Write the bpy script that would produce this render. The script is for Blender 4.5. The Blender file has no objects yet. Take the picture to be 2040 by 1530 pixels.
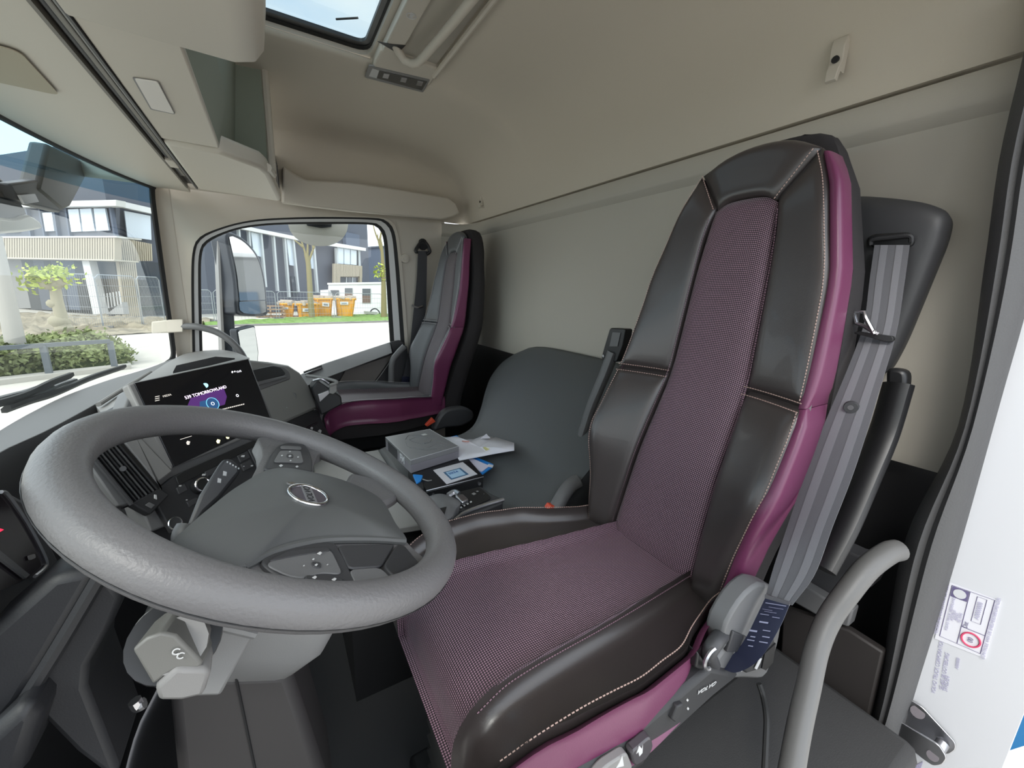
import bpy, bmesh, math, random
from mathutils import Vector, Matrix
random.seed(7)
V = Vector
C = bpy.context.scene.collection
SC = bpy.context.scene
# ------------------------------------------------------------------ camera, sky, exposure
F = 796.806
RX = V((0.8612, -0.0838, 0.5014)); RY = V((-0.5073, -0.2058, 0.8368)); RZ = V((0.0331, -0.975, -0.2198))
cam_d = bpy.data.cameras.new('camera'); cam = bpy.data.objects.new('camera', cam_d); C.objects.link(cam)
M = Matrix(((RX.x, -RX.y, -RX.z), (RY.x, -RY.y, -RY.z), (RZ.x, -RZ.y, -RZ.z)))
cam.matrix_world = M.to_4x4()
cam_d.sensor_width = 36.0; cam_d.lens = F / 2040 * 36; cam_d.clip_start = .01; cam_d.clip_end = 500
SC.camera = cam
SC.view_settings.view_transform = 'Standard'; SC.view_settings.look = 'None'
SC.view_settings.gamma = 1; SC.view_settings.use_curve_mapping = False
SC.view_settings.exposure = 1.64
SC.cycles.diffuse_bounces = 6; SC.cycles.max_bounces = 14; SC.cycles.transparent_max_bounces = 16
SC.cycles.caustics_reflective = False; SC.cycles.caustics_refractive = False
W = bpy.data.worlds.new('sky'); SC.world = W; W.use_nodes = True
def sky():
    nt = W.node_tree; nt.nodes.clear(); N = nt.nodes.new; L = nt.links.new
    tc = N('ShaderNodeTexCoord'); mp = N('ShaderNodeMapping'); mp.inputs['Scale'].default_value = (1.4, 1.4, 3.2)
    ns = N('ShaderNodeTexNoise'); ns.inputs['Scale'].default_value = 1.6; ns.inputs['Detail'].default_value = 6
    cr = N('ShaderNodeValToRGB'); cr.color_ramp.elements[0].position = .42; cr.color_ramp.elements[1].position = .58
    cr.color_ramp.elements[0].color = (.74, .86, 1.0, 1); cr.color_ramp.elements[1].color = (1.0, 1.0, 1.0, 1)
    bg = N('ShaderNodeBackground'); bg.inputs['Strength'].default_value = 1.0
    out = N('ShaderNodeOutputWorld')
    L(tc.outputs['Generated'], mp.inputs['Vector']); L(mp.outputs['Vector'], ns.inputs['Vector'])
    L(ns.outputs['Fac'], cr.inputs['Fac']); L(cr.outputs['Color'], bg.inputs['Color']); L(bg.outputs['Background'], out.inputs['Surface'])
sky()
sun_d = bpy.data.lights.new('sun', 'SUN'); sun = bpy.data.objects.new('sun', sun_d); C.objects.link(sun)
sun_d.energy = .9; sun_d.angle = .35; sun_d.color = (1, .97, .92)
sun.rotation_euler = (math.radians(24), math.radians(-40), 0)

# ------------------------------------------------------------------ placing helpers (metres; the camera stands at the origin)
def ray(u, v):
    q = V((u - 1020, v - 765, F)); return V((RX.dot(q), RY.dot(q), RZ.dot(q)))
def X_(u, v, x): r = ray(u, v); return r * (x / r.x)
def Y_(u, v, y): r = ray(u, v); return r * (y / r.y)
def Z_(u, v, z): r = ray(u, v); return r * (z / r.z)
def PL(u, v, p, n): r = ray(u, v); return r * (V(p).dot(V(n)) / r.dot(V(n)))
def lerp(a, b, t): return a + (b - a) * t
def interp(x, xs, ys):
    if x <= xs[0]: return ys[0]
    for i in range(len(xs) - 1):
        if x <= xs[i + 1]: return lerp(ys[i], ys[i + 1], (x - xs[i]) / (xs[i + 1] - xs[i]))
    return ys[-1]
def cat(pts, n, closed=False):
    """n points along a Catmull-Rom curve through pts, evenly spaced by length"""
    pts = [V(p) for p in pts]
    if len(pts) == 2 and not closed: return [pts[0].lerp(pts[1], i / (n - 1)) for i in range(n)]
    m = len(pts); dense = []
    segs = m if closed else m - 1
    for i in range(segs):
        if closed: a, b, c, d = pts[(i - 1) % m], pts[i], pts[(i + 1) % m], pts[(i + 2) % m]
        else:
            b, c = pts[i], pts[i + 1]
            a = pts[i - 1] if i > 0 else b * 2 - c
            d = pts[i + 2] if i + 2 < m else c * 2 - b
        for k in range(12):
            t = k / 12
            dense.append(.5 * ((2 * b) + (c - a) * t + (2 * a - 5 * b + 4 * c - d) * t * t + (3 * b - a - 3 * c + d) * t ** 3))
    dense.append(pts[0] if closed else pts[-1])
    cum = [0]
    for i in range(1, len(dense)): cum.append(cum[-1] + (dense[i] - dense[i - 1]).length)
    out = []; j = 0
    for i in range(n):
        s = cum[-1] * (i / n if closed else i / (n - 1))
        while j < len(cum) - 2 and cum[j + 1] < s: j += 1
        t = 0 if cum[j + 1] == cum[j] else (s - cum[j]) / (cum[j + 1] - cum[j])
        out.append(dense[j].lerp(dense[j + 1], t))
    return out
def poly(pts, n):
    """n points along straight segments"""
    pts = [V(p) for p in pts]; cum = [0]
    for i in range(1, len(pts)): cum.append(cum[-1] + (pts[i] - pts[i - 1]).length)
    out = []; j = 0
    for i in range(n):
        s = cum[-1] * i / (n - 1)
        while j < len(cum) - 2 and cum[j + 1] < s: j += 1
        t = 0 if cum[j + 1] == cum[j] else (s - cum[j]) / (cum[j + 1] - cum[j])
        out.append(pts[j].lerp(pts[j + 1], t))
    return out
def coons(c0, c1, d0, d1, nu, nv, smooth=True):
    f = cat if smooth else poly
    c0, c1, d0, d1 = f(c0, nu), f(c1, nu), f(d0, nv), f(d1, nv)
    g = []
    for j in range(nv):
        v = j / (nv - 1); row = []
        for i in range(nu):
            u = i / (nu - 1)
            row.append(c0[i] * (1 - v) + c1[i] * v + d0[j] * (1 - u) + d1[j] * u
                       - (c0[0] * (1 - u) * (1 - v) + c0[-1] * u * (1 - v) + c1[0] * (1 - u) * v + c1[-1] * u * v))
        g.append(row)
    return g
def ruled(a, b, nu, nv, smooth=True):
    f = cat if smooth else poly
    a, b = f(a, nu), f(b, nu)
    return [[a[i].lerp(b[i], j / (nv - 1)) for i in range(nu)] for j in range(nv)]

# ------------------------------------------------------------------ materials
MATS = {}
def mat(name, col, rough=.5, metal=0, spec=.5, bump=0, bscale=400, var=0, vscale=8, emit=None, coat=0):
    if name in MATS: return MATS[name]
    m = bpy.data.materials.new(name); m.use_nodes = True; nt = m.node_tree; b = nt.nodes['Principled BSDF']
    b.inputs['Base Color'].default_value = (*col, 1); b.inputs['Roughness'].default_value = rough
    b.inputs['Metallic'].default_value = metal; b.inputs['Specular IOR Level'].default_value = spec
    if coat: b.inputs['Coat Weight'].default_value = coat
    tc = nt.nodes.new('ShaderNodeTexCoord')
    if bump:
        n = nt.nodes.new('ShaderNodeTexNoise'); n.inputs['Scale'].default_value = bscale; n.inputs['Detail'].default_value = 3
        bp = nt.nodes.new('ShaderNodeBump'); bp.inputs['Strength'].default_value = bump; bp.inputs['Distance'].default_value = .002
        nt.links.new(tc.outputs['Object'], n.inputs['Vector']); nt.links.new(n.outputs['Fac'], bp.inputs['Height'])
        nt.links.new(bp.outputs['Normal'], b.inputs['Normal'])
    if var:
        n = nt.nodes.new('ShaderNodeTexNoise'); n.inputs['Scale'].default_value = vscale; n.inputs['Detail'].default_value = 5
        r = nt.nodes.new('ShaderNodeValToRGB')
        r.color_ramp.elements[0].position = .3; r.color_ramp.elements[1].position = .7
        r.color_ramp.elements[0].color = (*[max(0, c * (1 - var)) for c in col], 1)
        r.color_ramp.elements[1].color = (*[min(1, c * (1 + var)) for c in col], 1)
        nt.links.new(tc.outputs['Object'], n.inputs['Vector']); nt.links.new(n.outputs['Fac'], r.inputs['Fac'])
        nt.links.new(r.outputs['Color'], b.inputs['Base Color'])
    if emit:
        b.inputs['Emission Color'].default_value = (*col, 1); b.inputs['Emission Strength'].default_value = emit
    MATS[name] = m; return m
def weave(name, dark, light, pitch, rough=.62):
    m = bpy.data.materials.new(name); m.use_nodes = True; nt = m.node_tree; b = nt.nodes['Principled BSDF']; N = nt.nodes.new; L = nt.links.new
    uv = N('ShaderNodeUVMap'); sp = N('ShaderNodeSeparateXYZ'); L(uv.outputs['UV'], sp.inputs[0])
    def mth(op, a, bb):
        n = N('ShaderNodeMath'); n.operation = op
        for i, x in enumerate((a, bb)):
            if x is None: continue
            if isinstance(x, (int, float)): n.inputs[i].default_value = x
            else: L(x, n.inputs[i])
        return n.outputs[0]
    k = 2 * math.pi / pitch
    p = mth('MULTIPLY', mth('ADD', sp.outputs[0], sp.outputs[1]), k / 2); q = mth('MULTIPLY', mth('SUBTRACT', sp.outputs[0], sp.outputs[1]), k / 2)
    h = mth('MULTIPLY', mth('SINE', p, None), mth('SINE', q, None)); h = mth('MULTIPLY_ADD', h, .5); h.node.inputs[2].default_value = .5
    r = N('ShaderNodeValToRGB'); r.color_ramp.elements[0].position = .45; r.color_ramp.elements[1].position = .8
    r.color_ramp.elements[0].color = (*dark, 1); r.color_ramp.elements[1].color = (*light, 1)
    L(h, r.inputs['Fac']); L(r.outputs['Color'], b.inputs['Base Color'])
    bp = N('ShaderNodeBump'); bp.inputs['Strength'].default_value = .6; bp.inputs['Distance'].default_value = .0012
    L(h, bp.inputs['Height']); L(bp.outputs['Normal'], b.inputs['Normal'])
    b.inputs['Roughness'].default_value = rough; b.inputs['Sheen Weight'].default_value = .15
    MATS[name] = m; return m
def glassmat(name, tint, gloss=.03, rough=.0, k=.5):
    m = bpy.data.materials.new(name); m.use_nodes = True; nt = m.node_tree; nt.nodes.clear(); N = nt.nodes.new; L = nt.links.new
    t = N('ShaderNodeBsdfTransparent'); t.inputs[0].default_value = (*tint, 1)
    g = N('ShaderNodeBsdfGlossy'); g.inputs['Roughness'].default_value = rough
    lw = N('ShaderNodeLayerWeight'); lw.inputs['Blend'].default_value = .12
    mm = N('ShaderNodeMath'); mm.operation = 'MULTIPLY_ADD'; mm.inputs[1].default_value = k; mm.inputs[2].default_value = gloss
    L(lw.outputs['Fresnel'], mm.inputs[0])
    mx = N('ShaderNodeMixShader'); L(mm.outputs[0], mx.inputs[0]); L(t.outputs[0], mx.inputs[1]); L(g.outputs[0], mx.inputs[2])
    o = N('ShaderNodeOutputMaterial'); L(mx.outputs[0], o.inputs['Surface']); MATS[name] = m; return m
def lin(*c): return tuple((x / 255 / 12.92) if x <= 10 else ((x / 255 + .055) / 1.055) ** 2.4 for x in c)

cream = mat('cream_plastic', (.56, .515, .445), .55, bump=.05, bscale=900)
wallm = mat('beige_wall_trim', (.44, .41, .355), .75, bump=.12, bscale=700)
ceilm = mat('headliner_felt', (.57, .52, .44), .9, bump=.2, bscale=900)
greenish = mat('grey_green_pocket', (.26, .29, .24), .7)
leather = mat('black_leather', (.042, .034, .033), .36, spec=.65, bump=.07, bscale=420, coat=.12)
purple = mat('plum_leather', (.135, .030, .078), .36, bump=.08, bscale=420)
mesh_fab = weave('plum_mesh_fabric', (.014, .006, .010), (.37, .215, .285), .0037)
pass_fab = weave('dull_plum_fabric', (.035, .030, .034), (.14, .098, .115), .0034)
vinyl = mat('grey_black_vinyl', (.075, .078, .084), .42, bump=.08, bscale=420)
blackfab = mat('black_back_cloth', (.018, .015, .016), .85, bump=.2, bscale=800)
thread = mat('pale_pink_thread', (.42, .29, .25), .6)
whitepipe = mat('white_piping', (.6, .58, .58), .5)
greyp = mat('mid_grey_plastic', (.125, .125, .127), .5, bump=.06, bscale=900)
lgrey = mat('light_grey_plastic', (.21, .205, .20), .5, bump=.06, bscale=900)
dgrey = mat('dark_grey_plastic', (.040, .040, .043), .5, bump=.08, bscale=800)
blackp = mat('black_plastic', (.012, .012, .013), .4)
softblack = mat('soft_black_plastic', (.022, .022, .024), .6, bump=.08, bscale=700)
rubber = mat('black_rubber_seal', (.014, .014, .014), .7)
chrome = mat('chrome', (.75, .75, .77), .15, metal=1)
steel = mat('brushed_steel', (.5, .5, .52), .3, metal=1)
silver = mat('silver_trim', (.45, .45, .47), .3, metal=.9)
matm = mat('grey_rubber_mat', (.078, .083, .086), .55, bump=.25, bscale=500)
whitep = mat('white_paint', (.62, .63, .66), .3)
whitemark = mat('white_print', (.55, .55, .55), .6)
redm = mat('red_button', (.62, .07, .03), .4)
wheelm = mat('wheel_grip_leather', (.128, .124, .126), .44, bump=.28, bscale=330)
hubm = mat('hub_cover_plastic', (.085, .088, .088), .5, bump=.05, bscale=900)
glass = glassmat('clear_glass', (.76, .80, .78))
screenglass = glassmat('windscreen_glass', (.70, .74, .72), .02, 0, .10)
blueglass = glassmat('blue_sunband_glass', (.30, .48, .56), .02, 0, .10)
hatchglass = glassmat('tinted_hatch_glass', (.24, .29, .305))

# ------------------------------------------------------------------ object builders
ROOT = {}
TEXTS = []
def thing(name, label, cat_, loc=(0, 0, 0), group=None, kind=None):
    o = bpy.data.objects.new(name, None); C.objects.link(o); o.location = loc; o.empty_display_size = .05
    o['label'] = label; o['category'] = cat_
    if group: o['group'] = group
    if kind: o['kind'] = kind
    ROOT[o] = V(loc); return o
def tag(o, label=None, cat_=None, group=None, kind=None):
    if label: o['label'] = label
    if cat_: o['category'] = cat_
    if group: o['group'] = group
    if kind: o['kind'] = kind
    return o
def emit(name, verts, faces, m, parent=None, uvs=None, sharp=40, kind=None, label=None, bevel=0, solid=0, sub=0):
    me = bpy.data.meshes.new(name)
    off = ROOT.get(parent, V((0, 0, 0))) if parent else V((0, 0, 0))
    me.from_pydata([tuple(V(v) - off) for v in verts], [], faces)
    if uvs:
        ul = me.uv_layers.new(name='UVMap')
        for p in me.polygons:
            for li in p.loop_indices: ul.data[li].uv = uvs[me.loops[li].vertex_index]
    bm = bmesh.new(); bm.from_mesh(me); bmesh.ops.recalc_face_normals(bm, faces=bm.faces) if not uvs else None; bm.to_mesh(me); bm.free()
    for p in me.polygons: p.use_smooth = True
    me.set_sharp_from_angle(angle=math.radians(sharp))
    me.materials.append(m)
    o = bpy.data.objects.new(name, me); C.objects.link(o)
    if parent: o.parent = parent; ROOT[o] = off
    if solid: s = o.modifiers.new('thick', 'SOLIDIFY'); s.thickness = solid; s.offset = 0
    if bevel: b = o.modifiers.new('bevel', 'BEVEL'); b.width = bevel; b.segments = 2; b.limit_method = 'ANGLE'; b.angle_limit = math.radians(35)
    if sub: s = o.modifiers.new('sub', 'SUBSURF'); s.levels = sub; s.render_levels = sub
    if kind: o['kind'] = kind
    if label: o['label'] = label
    return o
class MB:
    """collects shapes for ONE mesh object"""
    def __init__(s): s.v = []; s.f = []
    def add(s, vs, fs):
        k = len(s.v); s.v += [V(x) for x in vs]; s.f += [tuple(i + k for i in f) for f in fs]; return s
    def box(s, c, d, rot=None):
        c = V(c); hx, hy, hz = [x / 2 for x in d]
        vs = [V((x, y, z)) for x in (-hx, hx) for y in (-hy, hy) for z in (-hz, hz)]
        if rot is not None: vs = [rot @ x for x in vs]
        return s.add([c + x for x in vs], [(0, 1, 3, 2), (4, 6, 7, 5), (0, 4, 5, 1), (2, 3, 7, 6), (0, 2, 6, 4), (1, 5, 7, 3)])
    def prism(s, pts, vec):
        n = len(pts); vec = V(vec)
        return s.add([V(p) for p in pts] + [V(p) + vec for p in pts],
                     [tuple(range(n)), tuple(range(2 * n - 1, n - 1, -1))] + [(i, i + n, (i + 1) % n + n, (i + 1) % n) for i in range(n)])
    def loft(s, rings, cap=True, close=True):
        n = len(rings[0]); vs = [p for r in rings for p in r]; fs = []
        for j in range(len(rings) - 1):
            for i in range(n if close else n - 1):
                a = j * n + i; b = j * n + (i + 1) % n
                fs.append((a, b, b + n, a + n))
        if cap and close: fs += [tuple(range(n - 1, -1, -1)), tuple(range((len(rings) - 1) * n, len(rings) * n))]
        return s.add(vs, fs)
    def tube(s, pts, r, seg=10, n=None, closed=False, smooth=True, flat=1.0, upv=None):
        pts = cat(pts, n or max(2, len(pts) * 6), closed) if smooth else [V(p) for p in pts]
        m = len(pts); rings = []; up = V(upv) if upv else None
        prev = None
        for i, p in enumerate(pts):
            if closed: t = pts[(i + 1) % m] - pts[i - 1]
            else: t = pts[min(i + 1, m - 1)] - pts[max(i - 1, 0)]
            t = t.normalized() if t.length > 1e-9 else V((0, 0, 1))
            if up: a = (up - t * up.dot(t)).normalized()
            elif prev is None:
                a = t.orthogonal().normalized()
            else: a = (prev - t * prev.dot(t)).normalized()
            prev = a; b = t.cross(a)
            rr = r(i / (m - 1)) if callable(r) else r
            rings.append([p + a * math.cos(2 * math.pi * k / seg) * rr * flat + b * math.sin(2 * math.pi * k / seg) * rr for k in range(seg)])
        if closed: rings.append(rings[0]); return s.loft(rings, cap=False)
        return s.loft(rings)
    def cyl(s, p, q, r, seg=16, r2=None):
        p, q = V(p), V(q); t = (q - p).normalized(); a = t.orthogonal().normalized(); b = t.cross(a); r2 = r if r2 is None else r2
        return s.loft([[p + a * math.cos(2 * math.pi * k / seg) * r + b * math.sin(2 * math.pi * k / seg) * r for k in range(seg)],
                       [q + a * math.cos(2 * math.pi * k / seg) * r2 + b * math.sin(2 * math.pi * k / seg) * r2 for k in range(seg)]])
    def ball(s, c, r, seg=12, sc=(1, 1, 1)):
        c = V(c); rings = []
        for j in range(1, seg // 2):
            th = math.pi * j / (seg // 2)
            rings.append([c + V((math.sin(th) * math.cos(2 * math.pi * k / seg) * sc[0], math.sin(th) * math.sin(2 * math.pi * k / seg) * sc[1], math.cos(th) * sc[2])) * r for k in range(seg)])
        return s.loft(rings)
    def grid(s, g):
        n = len(g[0]); return s.add([p for r in g for p in r], [(j * n + i, j * n + i + 1, (j + 1) * n + i + 1, (j + 1) * n + i) for j in range(len(g) - 1) for i in range(n - 1)])
    def slab(s, g, vec):
        """a grid surface given thickness along vec, closed"""
        nv, nu = len(g), len(g[0]); vec = V(vec); k = nv * nu
        vs = [p for r in g for p in r]; vs = vs + [p + vec for p in vs]; fs = []
        for j in range(nv - 1):
            for i in range(nu - 1):
                a = j * nu + i; fs += [(a, a + 1, a + nu + 1, a + nu), (a + k, a + nu + k, a + nu + 1 + k, a + 1 + k)]
        rim = [i for i in range(nu)] + [j * nu + nu - 1 for j in range(1, nv)] + [(nv - 1) * nu + i for i in range(nu - 2, -1, -1)] + [j * nu for j in range(nv - 2, 0, -1)]
        for i in range(len(rim)):
            a, b = rim[i], rim[(i + 1) % len(rim)]; fs.append((a, a + k, b + k, b))
        return s.add(vs, fs)
    def out(s, name, m, parent=None, **kw): return emit(name, s.v, s.f, m, parent, **kw)
def puff(name, g, h, m, parent=None, tuck=.015, power=7, flip=False, edge=.003, label=None, rnd=0):
    """an upholstery panel: grid g bulged by h along its normals, its border tucked in; UVs in metres"""
    nv, nu = len(g), len(g[0]); sgn = -1 if flip else 1
    def nrm(j, i):
        a = g[j][min(i + 1, nu - 1)] - g[j][max(i - 1, 0)]; b = g[min(j + 1, nv - 1)][i] - g[max(j - 1, 0)][i]
        n = a.cross(b); return n.normalized() * sgn if n.length > 1e-12 else V((0, 0, 0))
    P = [[None] * (nu + 2) for _ in range(nv + 2)]; UVs = []
    for j in range(nv + 2):
        for i in range(nu + 2):
            jj = min(max(j - 1, 0), nv - 1); ii = min(max(i - 1, 0), nu - 1); n = nrm(jj, ii)
            u = 2 * ii / (nu - 1) - 1; v = 2 * jj / (nv - 1) - 1
            k = (1 - abs(u) ** power) * (1 - abs(v) ** power)
            p = g[jj][ii] + n * (h * k ** .6 - edge * (1 - k))
            if j in (0, nv + 1) or i in (0, nu + 1): p = g[jj][ii] - n * tuck
            P[j][i] = p
    cu = [[0] * (nu + 2) for _ in range(nv + 2)]; cv = [[0] * (nu + 2) for _ in range(nv + 2)]
    mid = nu // 2
    for j in range(nv + 2):
        for i in range(1, nu + 2): cu[j][i] = cu[j][i - 1] + (P[j][i] - P[j][i - 1]).length
        o = cu[j][mid]; cu[j] = [x - o for x in cu[j]]
    for i in range(nu + 2):
        for j in range(1, nv + 2): cv[j][i] = cv[j - 1][i] + (P[j][i] - P[j - 1][i]).length
    vs = [p for r in P for p in r]; n2 = nu + 2
    uvs = [(cu[j][i], cv[j][mid]) for j in range(nv + 2) for i in range(n2)]
    fs = [(j * n2 + i, j * n2 + i + 1, (j + 1) * n2 + i + 1, (j + 1) * n2 + i) for j in range(nv + 1) for i in range(nu + 1)]
    if flip: fs = [tuple(reversed(f)) for f in fs]
    return emit(name, vs, fs, m, parent, uvs=uvs, sharp=75, label=label)
def dashes(mb, pts, r=.0009, pitch=.0055, fill=.62):
    L = sum((V(pts[i + 1]) - V(pts[i])).length for i in range(len(pts) - 1)); n = max(2, int(L / pitch))
    q = cat(pts, n * 2 + 1)
    for i in range(n):
        a, b = q[2 * i], q[2 * i].lerp(q[2 * i + 2], fill); mb.cyl(a, b, r, 5)
def text(name, s, size, p, xd, yd, m, parent=None, extrude=.0003, align='CENTER', bold=0):
    """flat lettering: p its middle, xd its reading direction, yd its up"""
    c = bpy.data.curves.new(name, 'FONT'); c.body = s; c.size = size; c.align_x = align; c.align_y = 'CENTER'; c.extrude = extrude; c.offset = bold
    xd = V(xd).normalized(); zd = xd.cross(V(yd)).normalized(); yd = zd.cross(xd)
    off = ROOT.get(parent, V((0, 0, 0))) if parent else V((0, 0, 0))
    o = bpy.data.objects.new(name, c); C.objects.link(o); c.materials.append(m)
    o.matrix_local = Matrix((xd, yd, zd)).transposed().to_4x4()
    o.location = V(p) - off
    if parent: o.parent = parent
    TEXTS.append(o); return o
def arc(c, a, b, r, t0, t1, n): c = V(c); return [c + V(a) * r * math.cos(lerp(t0, t1, i / (n - 1))) + V(b) * r * math.sin(lerp(t0, t1, i / (n - 1))) for i in range(n)]
def plate(name, outline, holes, nrm, thick, m, parent=None, **kw):
    """flat plate with holes"""
    bm = bmesh.new(); off = ROOT.get(parent, V((0, 0, 0))) if parent else V((0, 0, 0)); edges = []
    for loop in [outline] + list(holes):
        vs = [bm.verts.new(V(p)) for p in loop]
        for i in range(len(vs)): edges.append(bm.edges.new((vs[i], vs[(i + 1) % len(vs)])))
    bmesh.ops.triangle_fill(bm, use_beauty=True, use_dissolve=False, edges=edges, normal=V(nrm))
    bm.verts.ensure_lookup_table()
    vs = [v.co.copy() for v in bm.verts]; fs = [tuple(v.index for v in f.verts) for f in bm.faces]
    be = [(e.verts[0].index, e.verts[1].index) for e in bm.edges if len(e.link_faces) == 1]
    n = len(vs); t = V(nrm) * thick; bm.free()
    vs2 = vs + [v + t for v in vs]; fs2 = fs + [tuple(i + n for i in reversed(f)) for f in fs] + [(a, b, b + n, a + n) for a, b in be]
    return emit(name, vs2, fs2, m, parent, sharp=35, **kw)
def roundpoly(pts, r, n=5):
    pts = [V(p) for p in pts]; out = []
    for i, p in enumerate(pts):
        a = pts[i - 1] - p; b = pts[(i + 1) % len(pts)] - p; k = min(r, a.length * .45, b.length * .45)
        s, e = p + a.normalized() * k, p + b.normalized() * k
        for j in range(n):
            t = j / (n - 1); out.append(s * (1 - t) ** 2 + p * 2 * t * (1 - t) + e * t * t)
    return out
# ------------------------------------------------------------------ the cab shell
YC = 1.25                                       # middle of the cab across
def struct(o): o['kind'] = 'structure'; return o
wall_path = cat([(1.06, .10, 0), (1.06, .6, 0), (1.06, 1.2, 0), (1.06, 1.8, 0), (1.06, 2.16, 0), (1.04, 2.29, 0), (.985, 2.352, 0), (.90, 2.375, 0)], 60)
def wall_grid(rows):
    g = []
    for z, d in rows:
        r = []
        for i, p in enumerate(wall_path):
            t = (wall_path[min(i + 1, 59)] - wall_path[max(i - 1, 0)]).normalized(); n = V((t.y, -t.x, 0))
            r.append(V((p.x, p.y, z)) + n * d)
        g.append(r)
    return g
struct(MB().grid(wall_grid([(-.305, .004), (-.29, 0), (-.20, 0), (.30, 0), (.318, 0), (.334, -.016), (.340, -.019), (.378, -.020), (.388, -.014), (.393, .004), (.394, .03)])).out('wall_rear', wallm))
struct(MB().grid(wall_grid([(-1.1, .03), (-.32, .03), (-.303, .028)])).out('baseboard_rear', blackp))
# headliner: one dished shell, opening left for the hatch
gx = [(-.60, 1), (-.45, 1), (-.30, 1), (-.18, 1), (0, 1), (.2, 1), (.36, 1), (.5, .995), (.62, .975), (.72, .94), (.80, .89), (.87, .82), (.93, .72), (.975, .60), (1.01, .46), (1.035, .30), (1.048, .14), (1.052, .04), (1.056, 0), (1.075, -.01)]
hy = [(.08, .97), (.3, 1), (.6, 1), (.8, 1), (1.2, 1), (1.5, 1), (1.60, 1), (1.612, .975), (1.63, .945), (1.68, .94), (1.8, .925), (1.95, .89), (2.08, .85), (2.18, .815), (2.25, .78), (2.285, .73), (2.30, .68), (2.315, .60), (2.335, .45), (2.355, .25), (2.37, .05), (2.38, 0)]
vs = []; fs = []
for x, g in gx:
    for y, h in hy: vs.append((x, y, .402 + .372 * max(g, -.01) * h))
n = len(hy)
for j in range(len(gx) - 1):
    for i in range(n - 1):
        if -.19 < gx[j][0] < .35 and .79 < hy[i][0] < 1.61: continue
        fs.append((j * n + i, j * n + i + 1, (j + 1) * n + i + 1, (j + 1) * n + i))
ce = emit('ceiling', vs, fs, ceilm); struct(ce)
ce.modifiers.new('s', 'SOLIDIFY').thickness = .004
struct(MB().box((.25, 1.25, -1.13), (1.75, 2.5, .06)).out('floor', dgrey))

# passenger side wall with the window opening
O = [(386, 830), (383, 690), (381, 560), (384, 500), (397, 473), (432, 456), (482, 442), (540, 435), (640, 432), (742, 434), (770, 440), (786, 462), (794, 520), (802, 620), (809, 720)]
I = [(408, 830), (403, 698), (400, 560), (402, 506), (413, 484), (449, 465), (493, 453), (560, 447), (650, 446), (733, 447), (755, 455), (765, 480), (769, 540), (775, 640), (780, 720)]
def ring(t, y): return [Y_(lerp(a[0], b[0], t), lerp(a[1], b[1], t), y) for a, b in zip(O, I)]
wp = [(-.40, 2.375, .42), (.92, 2.375, .42), (.92, 2.375, -1.12), (-.40, 2.375, -1.12)]
struct(plate('wall_passenger', wp, [ring(0, 2.375)], (0, 1, 0), .02, cream))
win = thing('window_2', 'passenger door window, dusty glass in black and grey frame', 'window', Y_(590, 720, 2.38), kind='structure'); del win['category'], win['label']
def ringmb(t0, y0, t1, y1):
    a, b = ring(t0, y0), ring(t1, y1); a = cat(a, 90); b = cat(b, 90)
    return MB().slab([a, b], (0, .012, 0))
ringmb(-.22, 2.366, .0, 2.366).out('rim', cream, win)
ringmb(0, 2.368, .28, 2.372).out('seal', rubber, win)
ringmb(.28, 2.374, .72, 2.380).out('window_frame', mat('pale_grey_frame', (.60, .60, .60), .45), win)
ringmb(.72, 2.380, 1.0, 2.384).out('seal', rubber, win)
g = cat(ring(.98, 2.392), 60); MB().add(g, [tuple(range(60))]).out('pane', glass, win)

struct(plate('trim_5', [(-.42, 2.47, .8), (1.15, 2.47, .8), (1.15, 2.47, -1.5), (-.42, 2.47, -1.5)], [ring(.35, 2.47)], (0, 1, 0), .01, whitep))
# windscreen
wsx = [(-.395, 2.335), (-.435, 2.22), (-.49, 2.0), (-.545, 1.63), (-.565, 1.25), (-.545, .87), (-.49, .5), (-.43, .27), (-.395, .16)]
def ws(z, d=0): return cat([(x + d + .02 * (z), y, z) for x, y in wsx], 50)
w1 = thing('window_1', 'x', 'x', (-.55, YC, -.34), kind='structure'); del w1['category'], w1['label']
wsb = [V((p.x, p.y, .262 + .055 * max(0, (p.y - 1.5) / .8))) for p in ws(.262)]
MB().grid([ws(-.345), ws(-.1), ws(.1), wsb]).out('pane', screenglass, w1)
MB().grid([wsb, ws(.335), ws(.40)]).out('sunband', blueglass, w1, label='blue tinted top band of the windscreen')
edge = [p for p in ws(-.345, .004)][:1]
MB().tube([(-.383, 2.33, .42), (-.388, 2.322, .37), (-.392, 2.322, .3), (-.396, 2.322, 0), (-.398, 2.322, -.25), (-.402, 2.31, -.33), (-.42, 2.26, -.352)], .007, 8, flat=1.6).out('seal', rubber, w1)
MB().tube([p + V((.004, 0, 0)) for p in ws(.385)], .009, 8, n=60).out('seal', rubber, w1)
# header panel between the windscreen and the blind slot
top = [V((p.x, p.y, .384)) for p in ws(.39, -.01)]
hd = [[p for p in top], [V((lerp(p.x, -.262, .5), p.y, .388)) for p in top], [V((-.262, p.y, .384)) for p in top]]
struct(MB().slab(hd, (0, 0, .02)).out('trim_1', cream))
vis = MB().prism(roundpoly([Z_(-60, 76, .383), Z_(38, 100, .383), Z_(120, 189, .383), Z_(-60, 150, .383)], .02), (0, 0, -.002)).out('sun_visor', mat('tan_visor_cloth', (.40, .355, .27), .8))
tag(vis, 'tan flap let into the cream header above the windscreen', 'sun visor')
# pillar trim ahead of the window (the front corner post)
pil = cat([(-.392, 2.335, 0), (-.38, 2.36, 0), (-.34, 2.372, 0)], 6)
struct(MB().grid([[V((p.x, p.y, z)) for p in pil] for z in (-.45, -.2, .1, .42)]).out('trim_2', cream))

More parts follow.
